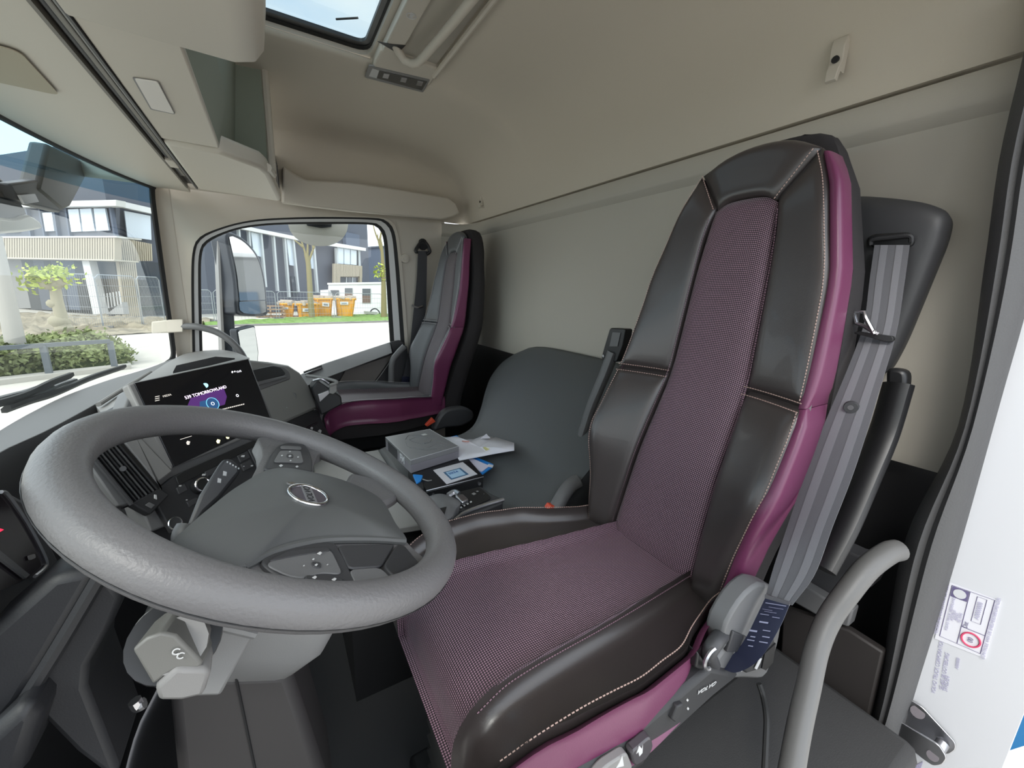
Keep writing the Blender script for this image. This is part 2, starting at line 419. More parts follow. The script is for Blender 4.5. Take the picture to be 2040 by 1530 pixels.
# driver's door post: rubber seal, dark inner cover and the white painted door jamb
sl = [X_(2075, -60, 1.0), X_(2036, 120, .99), X_(1990, 320, .985), X_(1962, 520, .98), X_(1908, 850, .98), X_(1800, 1085, .98), X_(1745, 1400, .97), X_(1690, 1560, .96)]
sr = [X_(2190, -60, .985), X_(2140, 120, .98), X_(2090, 320, .975), X_(2050, 560, .97), X_(1985, 800, .97), X_(1893, 1130, .97), X_(1808, 1400, .96), X_(1760, 1560, .955)]
sg = ruled(sl, sr, 40, 9)
for r_ in range(9):
    for i in range(40): sg[r_][i] = sg[r_][i] - V((.03 * math.sin(math.pi * r_ / 8), 0, 0)) + V((.010 * (1 if r_ == 4 else 0), 0, 0))
struct(MB().slab(sg, (.05, 0, 0)).out('trim_3', mat('dark_rubber_door_seal', (.07, .07, .072), .6, bump=.3, bscale=300)))
ja = [(2150, -60), (2062, 540), (1982, 810), (1888, 1140), (1800, 1410), (1755, 1580)]
A = [X_(u, v, 1.0) for u, v in ja]; B = [V((1.0, .012, p.z)) for p in A]
jam = MB().slab(ruled(A, B, 24, 6), (.06, 0, 0)).out('trim_4', whitep); struct(jam)

# ------------------------------------------------------------------ seats
zt = [-.70, -.53, -.34, -.16, .05, .18, .29]
def prof(z): return interp(z, zt, [.645, .658, .705, .775, .802, .818, .842])
def sprof(z): return sum(prof(z + k * .03) for k in (-1, 0, 1)) / 3
MHt = ([-.56, -.53, -.34, -.16, .05, .14, .20], [.107, .106, .096, .086, .076, .070, .058])
def mh(z): return interp(z, *MHt)
SEz = [-.56, -.51, -.42, -.31, -.19, -.17, -.15, .05, .2, .262]; SEa = [.170, .176, .188, .212, .208, .205, .203, .182, .142, .114]
def sea(z): return interp(z, SEz, SEa)
def wing(a, z):
    k = interp(z, [-.6, -.5, -.33, -.2, 0, .2, .3], [.02, .045, .060, .040, .018, .010, .006]); w = max(0, abs(a) - mh(z)) / .11
    return k * min(w, 1.3) ** 1.4 + (.06 * max(0, (abs(a) - .0)) ** 2)
def make_seat(yc, name, label, st, dz=0):
    S = thing(name, label, 'seat', (.45, yc, -1.10), 'high-backed cab seats')
    def P(a, z, d=0): return V((sprof(z) - wing(a, z) - d, yc + a, z))
    def az(pts): return [V((a, z, 0)) for a, z in pts]
    def azpanel(nm, c0, c1, d0, d1, h, m, nu=14, nv=22, **kw):
        g = coons(az(c0), az(c1), az(d0), az(d1), nu, nv)
        return puff(nm, [[P(q.x, q.y) for q in r] for r in g], h, m, S, flip=True, **kw)
    zz = lambda a, b, n=7: [lerp(a, b, i / (n - 1)) for i in range(n)]
    # centre mesh strip
    azpanel('mesh_panel', [(-mh(-.56), -.56), (mh(-.56), -.56)], [(-.056, .182), (-.03, .196), (.03, .196), (.056, .182)],
            [(-mh(z), z) for z in zz(-.56, .182)], [(mh(z), z) for z in zz(-.56, .182)], .010, st['mesh'], 16, 50)
    for s in (-1, 1):
        fl = (s > 0)
        def side(nm, z0, z1a, z1b, h, m, slope=0):
            i_ = [(s * (mh(z) + .001), z) for z in zz(z0 + slope, z1a)]; o_ = [(s * sea(z), z) for z in zz(z0, z1b)]
            lo, hi = [i_[0], o_[0]], [i_[-1], o_[-1]]
            if s > 0: azpanel(nm, lo, hi, i_, o_, h, m)
            else: azpanel(nm, lo[::-1], hi[::-1], o_, i_, h, m)
        side('upper_bolster', -.1655, .192, .262, .010, st['bol'])
        side('lower_bolster', -.560, -.1645, -.1645, .016, st['bol'])
        # plum side panels wrap from the seam round to the flank
        for (z0, z1) in ((-.1645, .255), (-.555, -.1655)):
            rows = zz(z0, z1, 16)
            g = []
            for z in rows:
                a = sea(z); bulge = interp(z, [-.56, -.45, -.31, -.2, .05, .26], [.006, .006, .006, .006, .008, .011]) if s < 0 else -.004
                p0 = P(s * (a + .004), z) - V((.004 if s < 0 else -.014, 0, 0)); p3 = V((sprof(z) + st.get('fd', 1) * interp(z, [-.56, -.45, -.33, -.2, -.15, .05, .2, .26], [.055, .050, .034, .034, .036, .040, .044, .05]), yc + s * (a + bulge), z))
                p1 = p0 + V((.004, s * bulge * .55, 0)); p2 = p3 + V((-.035, s * bulge * .12, 0))
                g.append(cat([p0, p1, p2, p3], 12))
            puff('plum_side_panel', g, .006, st['side'], S, flip=(s > 0), power=6, label='plum leather flank of the backrest')
    # head panel
    azpanel('head_panel', [(-.057, .184), (-.03, .198), (.03, .198), (.057, .184)], [(-.111, .264), (-.06, .290), (0, .298), (.06, .290), (.111, .264)],
            [(-.057, .184), (-.111, .264)], [(.057, .184), (.111, .264)], .009, st['head'])
    # dark cloth shell behind it all
    rings = []
    for z in zz(-.60, .20, 18) + [.24, .27, .292, .303, .308]:
        k = interp(z, [.20, .24, .27, .292, .303, .308], [1, .985, .95, .84, .66, .45]); zz_ = min(z, .262)
        a = (sea(zz_) + interp(zz_, [-.6, -.31, -.15, .05, .26], [.000, .002, .004, .008, .012])) * k
        xf = sprof(z) + interp(z, [.1, .27], [.046, .026]) + (1 - k) * .03; xb = sprof(z) + interp(z, [-.6, -.3, 0, .25, .31], [.15, .14, .125, .105, .09]) - (1 - k) * .04
        r = .03
        rings.append([V((p.x, p.y, z)) for p in cat([V((x, yc + y, 0)) for x, y in ((xf, -a * .84), (xf, a * .84), (xf + r, a - .003), (xb - r, a), (xb, a * .85), (xb, 0), (xb, -a * .85), (xb - r, -a), (xf + r, -a + .003))], 30, True)])
    MB().loft(rings).out('back_shell', st['shell'], S, sharp=60)
    # cushion: x runs backwards, v along the profile
    cp = cat([(.70, 0, -.530), (.60, 0, -.528), (.45, 0, -.524), (.30, 0, -.516), (.235, 0, -.517), (.194, 0, -.528), (.170, 0, -.552), (.164, 0, -.585), (.166, 0, -.625)], 40)
    cmh = lambda x: interp(x, [.16, .22, .40, .66], [.131, .128, .117, .098])
    cse = lambda x: interp(x, [.16, .185, .25, .36, .47, .52, .60, .66, .70], [.188, .212, .230, .238, .226, .206, .182, .172, .155])
    def Q(a, i, extra=0):
        p = cp[i]; w = max(0, abs(a) - cmh(p.x)) / .1
        lift = (.028 if a < 0 else .016) * min(w, 1) ** 1.5 * interp(p.x, [.14, .22, .34, .5, .66], [.3, .8, 1, .8, .5])
        return V((p.x, yc + a, p.z + lift))
    ix = range(0, 40)
    puff('cushion_mesh', [[Q(lerp(-1, 1, k / 15) * cmh(cp[i].x), i) for k in range(16)] for i in ix], .008, st['mesh'], S, flip=True, power=8)
    for s in (-1, 1):
        g = [[Q(s * lerp(cmh(cp[i].x) + .001, cse(cp[i].x), k / 9), i) for k in range(10)] for i in ix]
        puff('cushion_bolster', g, .018, st['bol'], S, flip=(s > 0))
        g = []
        for i in range(0, 36):
            x = cp[i].x; p0 = Q(s * (cse(x) + .001), i); hgt = interp(x, [.14, .2, .4, .55, .7], [.075, .082, .088, .082, .07])
            o = interp(x, [.14, .3, .5, .7], [.010, .016, .014, .006]) if s < 0 else .002
            p0 = p0 + (V((0, 0, -.016)) if s > 0 else V((0, -.002, .009)))
            g.append([p0, p0 + V((0, s * o * .8, -.012)), p0 + V((0, s * o, -hgt * .5)), p0 + V((0, s * o * .7, -hgt * .85)), p0 + V((0, s * o * .1, -hgt))])
        puff('plum_cushion_side', g, .008, st['side'], S, flip=(s > 0), power=6, label='plum leather edge of the seat cushion')
    rings = [[V((x, yc + s_ * (cse(x) - .004), z)) for s_, z in ((-1, -.645), (1, -.645), (1, cz), (-1, cz))] for x, cz in ((.178, -.595), (.20, -.57), (.4, -.556), (.7, -.55))]
    MB().loft(rings).out('cushion_base', st['shell'], S)
    # seams
    mb = MB(); mb2 = MB()
    for s in (-1, 1):
        for z0, z1 in ((-.155, .258), (-.555, -.172)): dashes(mb, [P(s * (sea(z) - .006), z, .006) for z in zz(z0, z1, 10)])
        dashes(mb2, [P(s * (mh(z) + .004), z, .005) for z in zz(-.55, .17, 12)], pitch=.005)
        dashes(mb, [P(s * lerp(mh(-.16), sea(-.16), k / 5), -.158 , .007) for k in range(6)])
        dashes(mb, [P(s * lerp(mh(-.16), sea(-.16), k / 5), -.172 , .009) for k in range(6)])
        dashes(mb, [Q(s * (cse(cp[i].x) - .005), i) + V((-.007 if i > 27 else 0, 0, .0195 if i < 30 else .014)) for i in range(0, 34, 3)])
        dashes(mb2, [Q(s * (cmh(cp[i].x) + .003), i) + V((0, 0, .005)) for i in range(0, 34, 3)], pitch=.005)
        dashes(mb, [P(s * lerp(.060, .106, k / 4), lerp(.186, .262, k / 4), .010) for k in range(5)])
    mb.out('stitching', st['thread'], S, kind='stuff'); mb2.out('mesh_stitching', mat('dusty_pink_thread', (.22, .13, .165), .7), S, kind='stuff')
    # pedestal
    pl = MB(); pl.box((.42, yc, -.69), (.46, .34, .09)); pl.out('seat_plinth', blackp, S, bevel=.015)
    be = MB(); n_ = 7
    rr = []
    for k in range(2 * n_ + 1):
        w = .0 if k % 2 else .018; z = lerp(-.735, -1.02, k / (2 * n_)); hx, hy_ = .21 + w, .15 + w
        rr.append([V((.43 + x * hx, yc + y * hy_, z)) for x, y in ((-1, -.8), (-1, .8), (-.85, 1), (.85, 1), (1, .8), (1, -.8), (.85, -1), (-.85, -1))])
    be.loft(rr).out('bellows', rubber, S, sharp=20)
    MB().box((.43, yc, -1.06), (.50, .40, .08)).out('floor_rail', blackp, S, bevel=.01)
    return S, P, Q, cp, cse
drv, DP, DQ, dcp, dcse = make_seat(.50, 'driver_chair', 'large black and plum leather seat behind the steering wheel, folded armrest at its side',
    dict(mesh=mesh_fab, bol=leather, side=purple, head=leather, shell=blackfab, thread=thread))
pas, PP, PQ, pcp, pcse = make_seat(2.0, 'passenger_chair', 'grey and plum seat beside the passenger door, dark belt hanging behind it',
    dict(mesh=pass_fab, bol=vinyl, side=purple, head=vinyl, shell=blackfab, thread=whitepipe, fd=.62))

# ------------------------------------------------------------------ steering wheel and column
WC = V((.0035, .535, -.2535)); WN = V((.453, -.036, .891)).normalized()
WB = V((0, 1, 0)); WB = (WB - WN * WB.dot(WN)).normalized(); WA = WB.cross(WN).normalized()   # WB towards the passenger, WA towards the driver (down the wheel)
if WA.x < 0: WA = -WA
wheel = thing('steering_wheel', 'big grey four-spoke truck steering wheel with round chrome badge on its hub', 'steering wheel', WC)
def WP(b, a, n=0): return WC + WB * b + WA * a + WN * n
WR = .2045
rim = MB(); ringc = [WP(WR * math.cos(t), WR * math.sin(t)) for t in [2 * math.pi * k / 72 for k in range(72)]]
rim.tube(ringc, .0205, 16, closed=True, smooth=False).out('rim', wheelm, wheel, sharp=80)
# ------------------------------------------------------------------ overhead console above the windscreen
oc = thing('overhead_console', 'cream overhead storage console with open pocket above the windscreen', 'console', (-.1, 1.2, .40))
sec = [(-.222, .376), (-.02, .372), (.012, .380), (.026, .40), (.034, .46), (.036, .80), (-.222, .80)]
MB().loft([[V((x, -.35, z)) for x, z in sec], [V((x, .925, z)) for x, z in sec], [V((x - .004 if x > 0 else x, .94, z + .004 if z < .5 else z)) for x, z in sec]]).out('locker_lid', cream, oc, sharp=50)
MB().prism([(-.222, .94, .384), (-.092, .94, .384), (-.092, 1.545, .384), (-.222, 1.545, .384)], (0, 0, .02)).out('bottom_panel', cream, oc, bevel=.004)
MB().slab(coons([(-.094, .94, .392), (-.094, 1.95, .392)], [(-.03, .94, .79), (-.03, 1.95, .79)], [(-.094, .94, .392), (-.070, .94, .5), (-.03, .94, .79)], [(-.094, 1.95, .392), (-.070, 1.95, .5), (-.03, 1.95, .79)], 6, 8), (-.12, 0, 0)).out('pocket_back', greenish, oc)
MB().prism([(-.094, 1.545, .392), (-.094, .94, .392), (-.060, .94, .50), (-.060, 1.50, .50)], (-.02, 0, 0)).out('pocket_step', greenish, oc)
lip = [(-.222, 1.560, .376), (-.09, 1.560, .374), (.010, 1.655, .372), (.030, 1.72, .370), (.072, 2.10, .358), (.070, 2.13, .357), (-.218, 2.17, .372)]
MB().prism(lip, (0, 0, .055)).out('end_lip', cream, oc, bevel=.012)
ew = [(-.222, 2.02, .42), (.050, 1.99, .42), (.052, 1.83, .79), (-.222, 1.86, .79)]
MB().prism(ew, (0, .03, .0)).out('end_wall', cream, oc, bevel=.006)
MB().prism([(-.20, 2.018, .425), (.040, 1.988, .425), (.042, 1.828, .785), (-.20, 1.858, .785)], (0, .004, 0)).out('pocket_end', greenish, oc)
fl = MB()
fl.tube([(.028, 1.71, .392), (.044, 1.88, .41), (.048, 1.96, .44), (.048, 1.935, .55), (.048, 1.87, .70), (.05, 1.83, .79)], .013, 8); fl.out('pocket_rim', cream, oc)
MB().prism([X_(541, 282, .0725), X_(553, 330, .0725), X_(559, 392, .0725), X_(548, 350, .0725)], (-.004, 0, 0)).out('end_face_shade', dgrey, oc)  # no real grille: dark plate painting the shade on the console's end face
lm = [(268, 155), (314, 162), (347, 225), (302, 215)]
MB().prism(roundpoly([Z_(u, v, .3835) for u, v in [(263, 153), (316, 161), (349, 227), (300, 217)]], .006), (0, 0, -.0015)).out('lamp_frame', lgrey, oc)
lens = MB().prism(roundpoly([Z_(u, v, .382) for u, v in lm], .006), (0, 0, -.002)).out('lamp_lens', mat('frosted_lens', (.72, .68, .64), .35), oc, label='frosted white reading lamp lens')
# blind slot
bs = thing('roller_blind', 'dark roller blind cassette in the slot along the cream header', 'blind', (-.24, 1.2, .38))
MB().box((-.242, 1.0, .402), (.038, 2.45, .004)).out('slot_bed', blackp, bs)
MB().box((-.2585, 1.0, .391), (.006, 2.45, .022)).out('rail', mat('brown_grey_rail', (.13, .115, .095), .5), bs)
MB().tube([(-.2475, -.2, .392), (-.2475, 2.02, .392)], .0055, 10, smooth=False).out('blind_roll', dgrey, bs)
MB().box((-.2365, .9, .388), (.009, 2.2, .012)).out('blind_bar', mat('brown_grey_bar', (.17, .155, .13), .5), bs, bevel=.002)
MB().box((-.2285, 1.0, .391), (.003, 2.45, .018)).out('rail', lgrey, bs)
MB().box((-.2245, 1.0, .388), (.003, 2.45, .014)).out('rail', dgrey, bs)
MB().box((-.243, 1.82, .385), (.024, .09, .014)).out('blind_clip', cream, bs, bevel=.003)
MB().box((-.243, .80, .383), (.030, .16, .014)).out('blind_clip', cream, bs, bevel=.004)

# ------------------------------------------------------------------ roof hatch, roof handle unit
ht = thing('window_3', 'x', 'x', (.09, 1.2, .8), kind='structure'); del ht['label'], ht['category']
hx0, hx1, hy0, hy1 = -.18, .36, .80, 1.60
def rect(x0, x1, y0, y1, z, r=.05): return roundpoly([(x0, y0, z), (x1, y0, z), (x1, y1, z), (x0, y1, z)], r, 6)
def frame(o, i, dz): return MB().slab([o + o[:1], i + i[:1]], (0, 0, dz))
frame(rect(-.20, .375, .79, 1.635, .768), rect(hx0 + .02, hx1 - .004, hy0 + .015, hy1 + .015, .768), .03).out('rim', cream, ht)
frame(rect(-.18, .364, .80, 1.624, .780), rect(-.16, .350, .82, 1.600, .784), .012).out('seal', rubber, ht)
frame(rect(-.17, .356, .815, 1.608, .785), rect(-.135, .336, .845, 1.580, .788, .03), .010).out('window_frame', blackp, ht)
g = rect(-.145, .345, .835, 1.59, .794, .04); MB().add(g, [tuple(range(len(g)))]).out('pane', hatchglass, ht)
MB().tube([(.245, 1.535, .806), (.300, 1.485, .803)], .003, 6, smooth=False).out('lift_tab', blackp, ht)

ru = thing('roof_console', 'beige ceiling unit with grab rail and lamp beside the roof hatch', 'console', (.46, 1.1, .74))
def RB(u, v, z=.735): return Z_(u, v, z)
MB().prism([(.372, -.15, .737), (.425, -.15, .737), (.425, 1.50, .737), (.372, 1.50, .737)], (0, 0, .03)).out('switch_panel', cream, ru, bevel=.004)
MB().prism([(.425, -.15, .752), (.552, -.15, .752), (.552, 1.50, .752), (.425, 1.50, .752)], (0, 0, .02)).out('recess', wallm, ru)
MB().tube([(.560, -.15, .742), (.560, 1.54, .738)], .009, 8, smooth=False).out('ridge', cream, ru)
MB().loft([[V((.366, 1.49, .738)), V((.566, 1.49, .738)), V((.566, 1.49, .775)), V((.366, 1.49, .775))],
           [V((.366, 1.62, .736)), V((.566, 1.56, .736)), V((.566, 1.56, .775)), V((.366, 1.62, .775))],
           [V((.366, 1.71, .738)), V((.572, 1.615, .738)), V((.572, 1.615, .775)), V((.366, 1.71, .775))]]).out('end_block', cream, ru, bevel=.006)
MB().prism([Z_(u, v, .7365) for u, v in [(752, 82), (782, 88), (808, 90), (800, 98), (784, 101)]], (0, 0, -.001)).out('latch_opening', blackp, ru)
MB().tube([(.392, 1.440, .752), (.412, 1.452, .732), (.436, 1.452, .712), (.460, 1.420, .702), (.469, 1.34, .70), (.486, 1.066, .70), (.50, .7, .70), (.52, -.15, .70)], .0125, 12, n=60).out('grab_rail', cream, ru)
def LP(u, v, z=.7345): return Z_(u, v, z)
MB().prism(roundpoly([LP(u, v) for u, v in [(735, 131), (857, 159), (843, 185), (726, 155)]], .008), (0, 0, .006)).out('lamp_bezel', lgrey, ru, bevel=.002)
MB().prism([LP(u, v, .7335) for u, v in [(756, 141), (851, 163), (840, 180), (751, 156)]], (0, 0, .002)).out('lamp_lens', mat('dark_clear_lens', (.05, .05, .05), .12), ru)
MB().prism([LP(u, v, .7335) for u, v in [(742, 137), (755, 141), (750, 156), (735, 152)]], (0, 0, .002)).out('lamp_lens', whitemark, ru, label='white end of the lamp lens')
for a, b in ((765, 147), (800, 155), (832, 162)):
    MB().prism([LP(u, v, .7325) for u, v in [(a, b), (a + 11, b + 2), (a + 8, b + 10), (a - 3, b + 8)]], (0, 0, .001)).out('bulb', silver, ru)
for k, (y, s) in enumerate(((1.27, 'o'), (1.17, '#'))):
    mb = MB(); c = V((.398, y, .7362))
    if k == 0: mb.tube(arc(c, (1, 0, 0), (0, 1, 0), .012, 0, 2 * math.pi, 16)[:-1], .0016, 5, closed=True); mb.box(c, (.010, .016, .001))
    else:
        for d in (-.010, .010): mb.box(c + V((d, 0, 0)), (.003, .026, .001)); mb.box(c + V((0, d * 1.2, 0)), (.022, .003, .001))
        mb.box(c + V((.004, .018, 0)), (.003, .016, .001))
    mb.out('printed_symbol', whitemark, ru)

# ------------------------------------------------------------------ shelf valance above the passenger window, coat hooks
vo = [(562, 404), (564, 330), (592, 349), (612, 358), (700, 363), (790, 376), (842, 385), (893, 393), (908, 404), (917, 425), (903, 432), (880, 438), (800, 430), (700, 421), (620, 412)]
def pv(u, v): return Y_(u, v, 2.24) if u < 860 else Y_(u, v, 2.24)
va = MB().prism([pv(u, v) for u, v in vo], (0, .10, .012)).out('shelf_valance', cream, bevel=.008)
tag(va, 'cream shelf edge above the passenger window, tapering to the rear corner', 'shelf')
def hook(p, s, lab, sx=1):
    h = thing('coat_hook', lab, 'hook', p, 'coat hooks on the cab wall')
    p = V(p)
    r = [[p + V((dx - .02, y * s, z * s)) for y, z in ((-w, h_), (w, h_), (w, h_ - .0001), (-w, h_ - .0001))] for dx, w, h_ in ()]
    prof_ = [(0, .030, .011), (-.010, .032, .011), (-.016, .014, .010), (-.013, -.004, .010), (-.020, -.018, .009), (-.022, -.034, .008), (-.014, -.036, .008), (-.010, -.020, .009), (0, -.022, .010)]
    mb = MB(); n = len(prof_)
    mb.loft([[p + V((x * s, -w * s, z * s)) for x, z, w in prof_], [p + V((x * s, w * s, z * s)) for x, z, w in prof_]])
    mb.out('hook_body', cream, h, bevel=.0015)
    MB().cyl(p + V((-.0175 * s, 0, -.002 * s)), p + V((-.012 * s, 0, -.002 * s)), .0055 * s, 12).out('screw_hole', blackp, h)
hook(X_(1673, 122, 1.035), 1.2, 'beige coat hook on the wall above the driver seat')
hook(X_(961, 402, 1.035), .95, 'beige coat hook by the corner above the passenger seat')
bt = MB(); p = Y_(806, 515, 2.37); bt.cyl(p, p + V((0, -.008, 0)), .026, 20, .024); bt.cyl(p + V((0, -.008, 0)), p + V((0, -.012, 0)), .010, 14)
bt.out('trim_button', cream); tag(bpy.data.objects['trim_button'], 'round cream trim button beside the passenger window', 'button')

# ------------------------------------------------------------------ passenger door
dr = thing('door_1', 'x', 'x', (.3, 2.34, -.8), kind='structure'); del dr['label'], dr['category']
def DY(u, v, y=2.33): return Y_(u, v, y)
MB().prism([DY(u, v, 2.345) for u, v in [(380, 790), (560, 770), (640, 728), (790, 682), (810, 690), (830, 800), (830, 900), (380, 900)]], (0, .02, 0)).out('door_skin', dgrey, dr)
MB().slab(ruled([DY(560, 765, 2.345), DY(640, 726, 2.345), DY(778, 681, 2.345)], [DY(565, 790, 2.25), DY(640, 757, 2.25), DY(783, 703, 2.25)], 16, 2, False), (0, .02, -.004)).out('window_ledge', greyp, dr, bevel=.006)
MB().prism([DY(u, v, 2.33) for u, v in [(778, 681), (797, 678), (806, 684), (792, 702), (783, 704)]], (0, .02, 0)).out('ledge_end', dgrey, dr, bevel=.004)
MB().prism([DY(u, v, 2.325) for u, v in [(688, 738), (785, 706), (728, 785), (655, 800)]], (0, .012, 0)).out('door_card', mat('taupe_door_card', (.15, .138, .128), .6), dr, bevel=.003)
MB().tube([DY(787, 706, 2.318), DY(760, 745, 2.318), DY(728, 786, 2.318)], .003, 6).out('card_edge', lgrey, dr)
MB().prism([DY(u, v, 2.31) for u, v in [(634, 755), (640, 744), (654, 742), (656, 748), (645, 768), (636, 768)]], (0, .012, 0)).out('door_pull', silver, dr, bevel=.002)
MB().prism([DY(u, v, 2.315) for u, v in [(604, 741), (641, 727), (642, 734), (612, 752)]], (0, .01, 0)).out('opener_recess', dgrey, dr, bevel=.002)
MB().tube([DY(607, 745, 2.31), DY(625, 738, 2.305), DY(640, 733, 2.31)], .004, 6).out('door_opener', silver, dr)

# grab handle on the front corner post
gh = thing('grab_handle', 'curved grey grab handle running from cream post mount down to dash', 'handle', (-.3, 2.3, -.2))
q0 = Y_(366, 650, 2.30)
MB().loft([[Y_(302, 641, 2.34), Y_(302, 664, 2.34), Y_(302, 664, 2.37), Y_(302, 641, 2.37)], [Y_(335, 637, 2.31), Y_(335, 663, 2.31), Y_(335, 663, 2.37), Y_(335, 637, 2.37)], [Y_(365, 636, 2.29), Y_(365, 662, 2.29), Y_(365, 662, 2.37), Y_(365, 636, 2.37)]]).out('mount', cream, gh, bevel=.005)
MB().tube([Y_(362, 650, 2.31), Y_(392, 651, 2.27), Y_(430, 661, 2.25), Y_(460, 680, 2.23), Y_(482, 706, 2.22), Y_(494, 735, 2.20)], .0145, 10, n=40).out('bar', greyp, gh)

# ------------------------------------------------------------------ steering wheel: hub, spokes, badge, keys
def WU(u, v, n=0): return PL(u, v, WC + WN * n, WN)
def dome(name, outline, h, skirt, m, parent, nrm=WN, pw=2.6, rings=10, sharp=50, bevel=0):
    oc_ = sum(outline, V((0, 0, 0))) / len(outline); mb = MB(); k = len(outline); vs = [p - nrm * skirt for p in outline]; fs = []
    levels = [1, .985, .95, .88, .78, .65, .5, .34, .18]
    for t in levels: vs += [oc_ + (p - oc_) * t + nrm * h * (1 - t ** pw) for p in outline]
    for j in range(len(levels)):
        for i in range(k): fs.append((j * k + i, j * k + (i + 1) % k, (j + 1) * k + (i + 1) % k, (j + 1) * k + i))
    vs.append(oc_ + nrm * h); c = len(vs) - 1; b = len(levels) * k
    for i in range(k): fs.append((b + i, b + (i + 1) % k, c))
    fs.append(tuple(range(k - 1, -1, -1)))
    return mb.add(vs, fs).out(name, m, parent, sharp=sharp)
hub = cat([WU(u, v, .0) for u, v in [(345, 1085), (362, 1060), (420, 1010), (478, 966), (547, 932), (612, 938), (694, 960), (757, 993), (788, 1042), (809, 1078), (740, 1074), (655, 1074), (592, 1085), (540, 1102), (482, 1131), (445, 1118), (395, 1108)]], 72, True)
dome('airbag_cover', hub, .016, .03, hubm, wheel)
def spoke(nm, px, n, th, m, bevel=.006, par=wheel, rnd=.008): return MB().prism(roundpoly([WU(u, v, n) for u, v in px], rnd), WN * -th).out(nm, m, par, bevel=bevel, sharp=50)
spoke('spoke', [(430, 1110), (480, 1128), (545, 1098), (660, 1070), (806, 1074), (822, 1092), (868, 1130), (880, 1150), (800, 1200), (650, 1195), (520, 1165), (430, 1125)], -.004, .022, wheelm)
spoke('spoke', [(512, 872), (560, 862), (620, 876), (652, 896), (632, 906), (625, 925), (625, 945), (560, 945), (500, 955), (524, 908), (522, 892)], -.004, .022, wheelm)
spoke('spoke', [(688, 962), (700, 940), (760, 955), (800, 985), (775, 1000), (757, 1002)], -.006, .02, wheelm)
# near spoke: key panel, thumb pocket
kp = spoke('key_panel', [(517, 1117), (560, 1091), (615, 1080), (668, 1080), (690, 1120), (714, 1172), (690, 1168), (590, 1162), (540, 1138)], .001, .006, dgrey, .002)
spoke('key', [(527, 1124), (572, 1101), (660, 1094), (684, 1144), (640, 1140), (600, 1152), (570, 1145)], .0025, .002, greyp, .001)
spoke('key', [(531, 1119), (574, 1096), (618, 1091), (655, 1090), (658, 1097), (612, 1103), (572, 1110)], .0034, .002, dgrey, .001)
spoke('key', [(607, 1144), (680, 1150), (690, 1163), (612, 1159)], .0034, .002, dgrey, .001)
spoke('key', [(620, 1117), (640, 1119), (641, 1131), (623, 1129)], .0036, .0015, dgrey, .0008)
def mark(px, n, par, m=whitemark, th=.0004): return MB().prism([WU(u, v, n) for u, v in px], WN * -th).out('printed_symbol', m, par)
for cx, cy, w in ((638, 1101, 6), (628, 1149, 6), (667, 1153, 6), (631, 1124, 4), (606, 1126, 2), (653, 1124, 2), (625, 1113, 3), ):
    mb = MB(); mb.prism([WU(cx - w, cy + 1, .0042), WU(cx, cy - w * .4, .0042), WU(cx + w * .6, cy, .0042), WU(cx, cy + w * .6, .0042)], WN * -.0006); mb.out('printed_symbol', whitemark, wheel)
spoke('thumb_recess', [(672, 1085), (788, 1083), (762, 1128), (694, 1132)], .0012, .004, dgrey, .002)
spoke('pocket_wall', [(695, 1134), (758, 1130), (802, 1172), (745, 1180), (712, 1168)], .0016, .004, greyp, .001)
spoke('pocket_gap', [(738, 1182), (760, 1168), (800, 1176), (775, 1184)], .0024, .003, blackp, .0005)
spoke('thumb_pad', [(764, 1127), (792, 1083), (806, 1086), (842, 1129), (822, 1142), (804, 1165)], .005, .006, softblack, .0015)
MB().tube([WU(842, 1130, .0055), WU(822, 1143, .0055), WU(805, 1165, .0055)], .0009, 6).out('thumb_pad_edge', silver, wheel)
# far spoke key panel
spoke('key_panel', [(526, 935), (540, 905), (556, 886), (574, 881), (606, 884), (617, 897), (623, 918), (623, 940), (580, 932)], .001, .005, dgrey, .002)
spoke('key', [(545, 920), (558, 897), (599, 897), (606, 922), (575, 920)], .0028, .002, greyp, .001)
spoke('key', [(559, 887), (600, 889), (602, 895), (559, 893)], .0028, .002, greyp, .001)
spoke('key', [(572, 903), (584, 904), (585, 912), (571, 911)], .0036, .001, dgrey, .0005)
for cx, cy, w in ((578, 908, 3), (562, 907, 2), (594, 910, 2), (578, 899, 2), (579, 917, 2), (560, 927, 4), (592, 929, 3)):
    MB().prism([WU(cx - w, cy, .0042), WU(cx, cy - w * .6, .0042), WU(cx + w, cy, .0042), WU(cx, cy + w * .6, .0042)], WN * -.0006).out('printed_symbol', whitemark, wheel)
MB().tube([WP((WR + .0195) * math.cos(t), (WR + .0195) * math.sin(t), -.0068) for t in [2 * math.pi * k / 90 for k in range(90)]], .0007, 5, closed=True, smooth=False).out('rim_seam', blackp, wheel)
MB().tube([WU(484, 1130, -.003), WU(540, 1102, -.001), WU(592, 1086, 0), (WU(655, 1076, 0)), WU(740, 1075, 0), WU(806, 1079, -.001)], .0045, 8, n=40).out('cover_lip', MATS['hub_cover_plastic'], wheel)
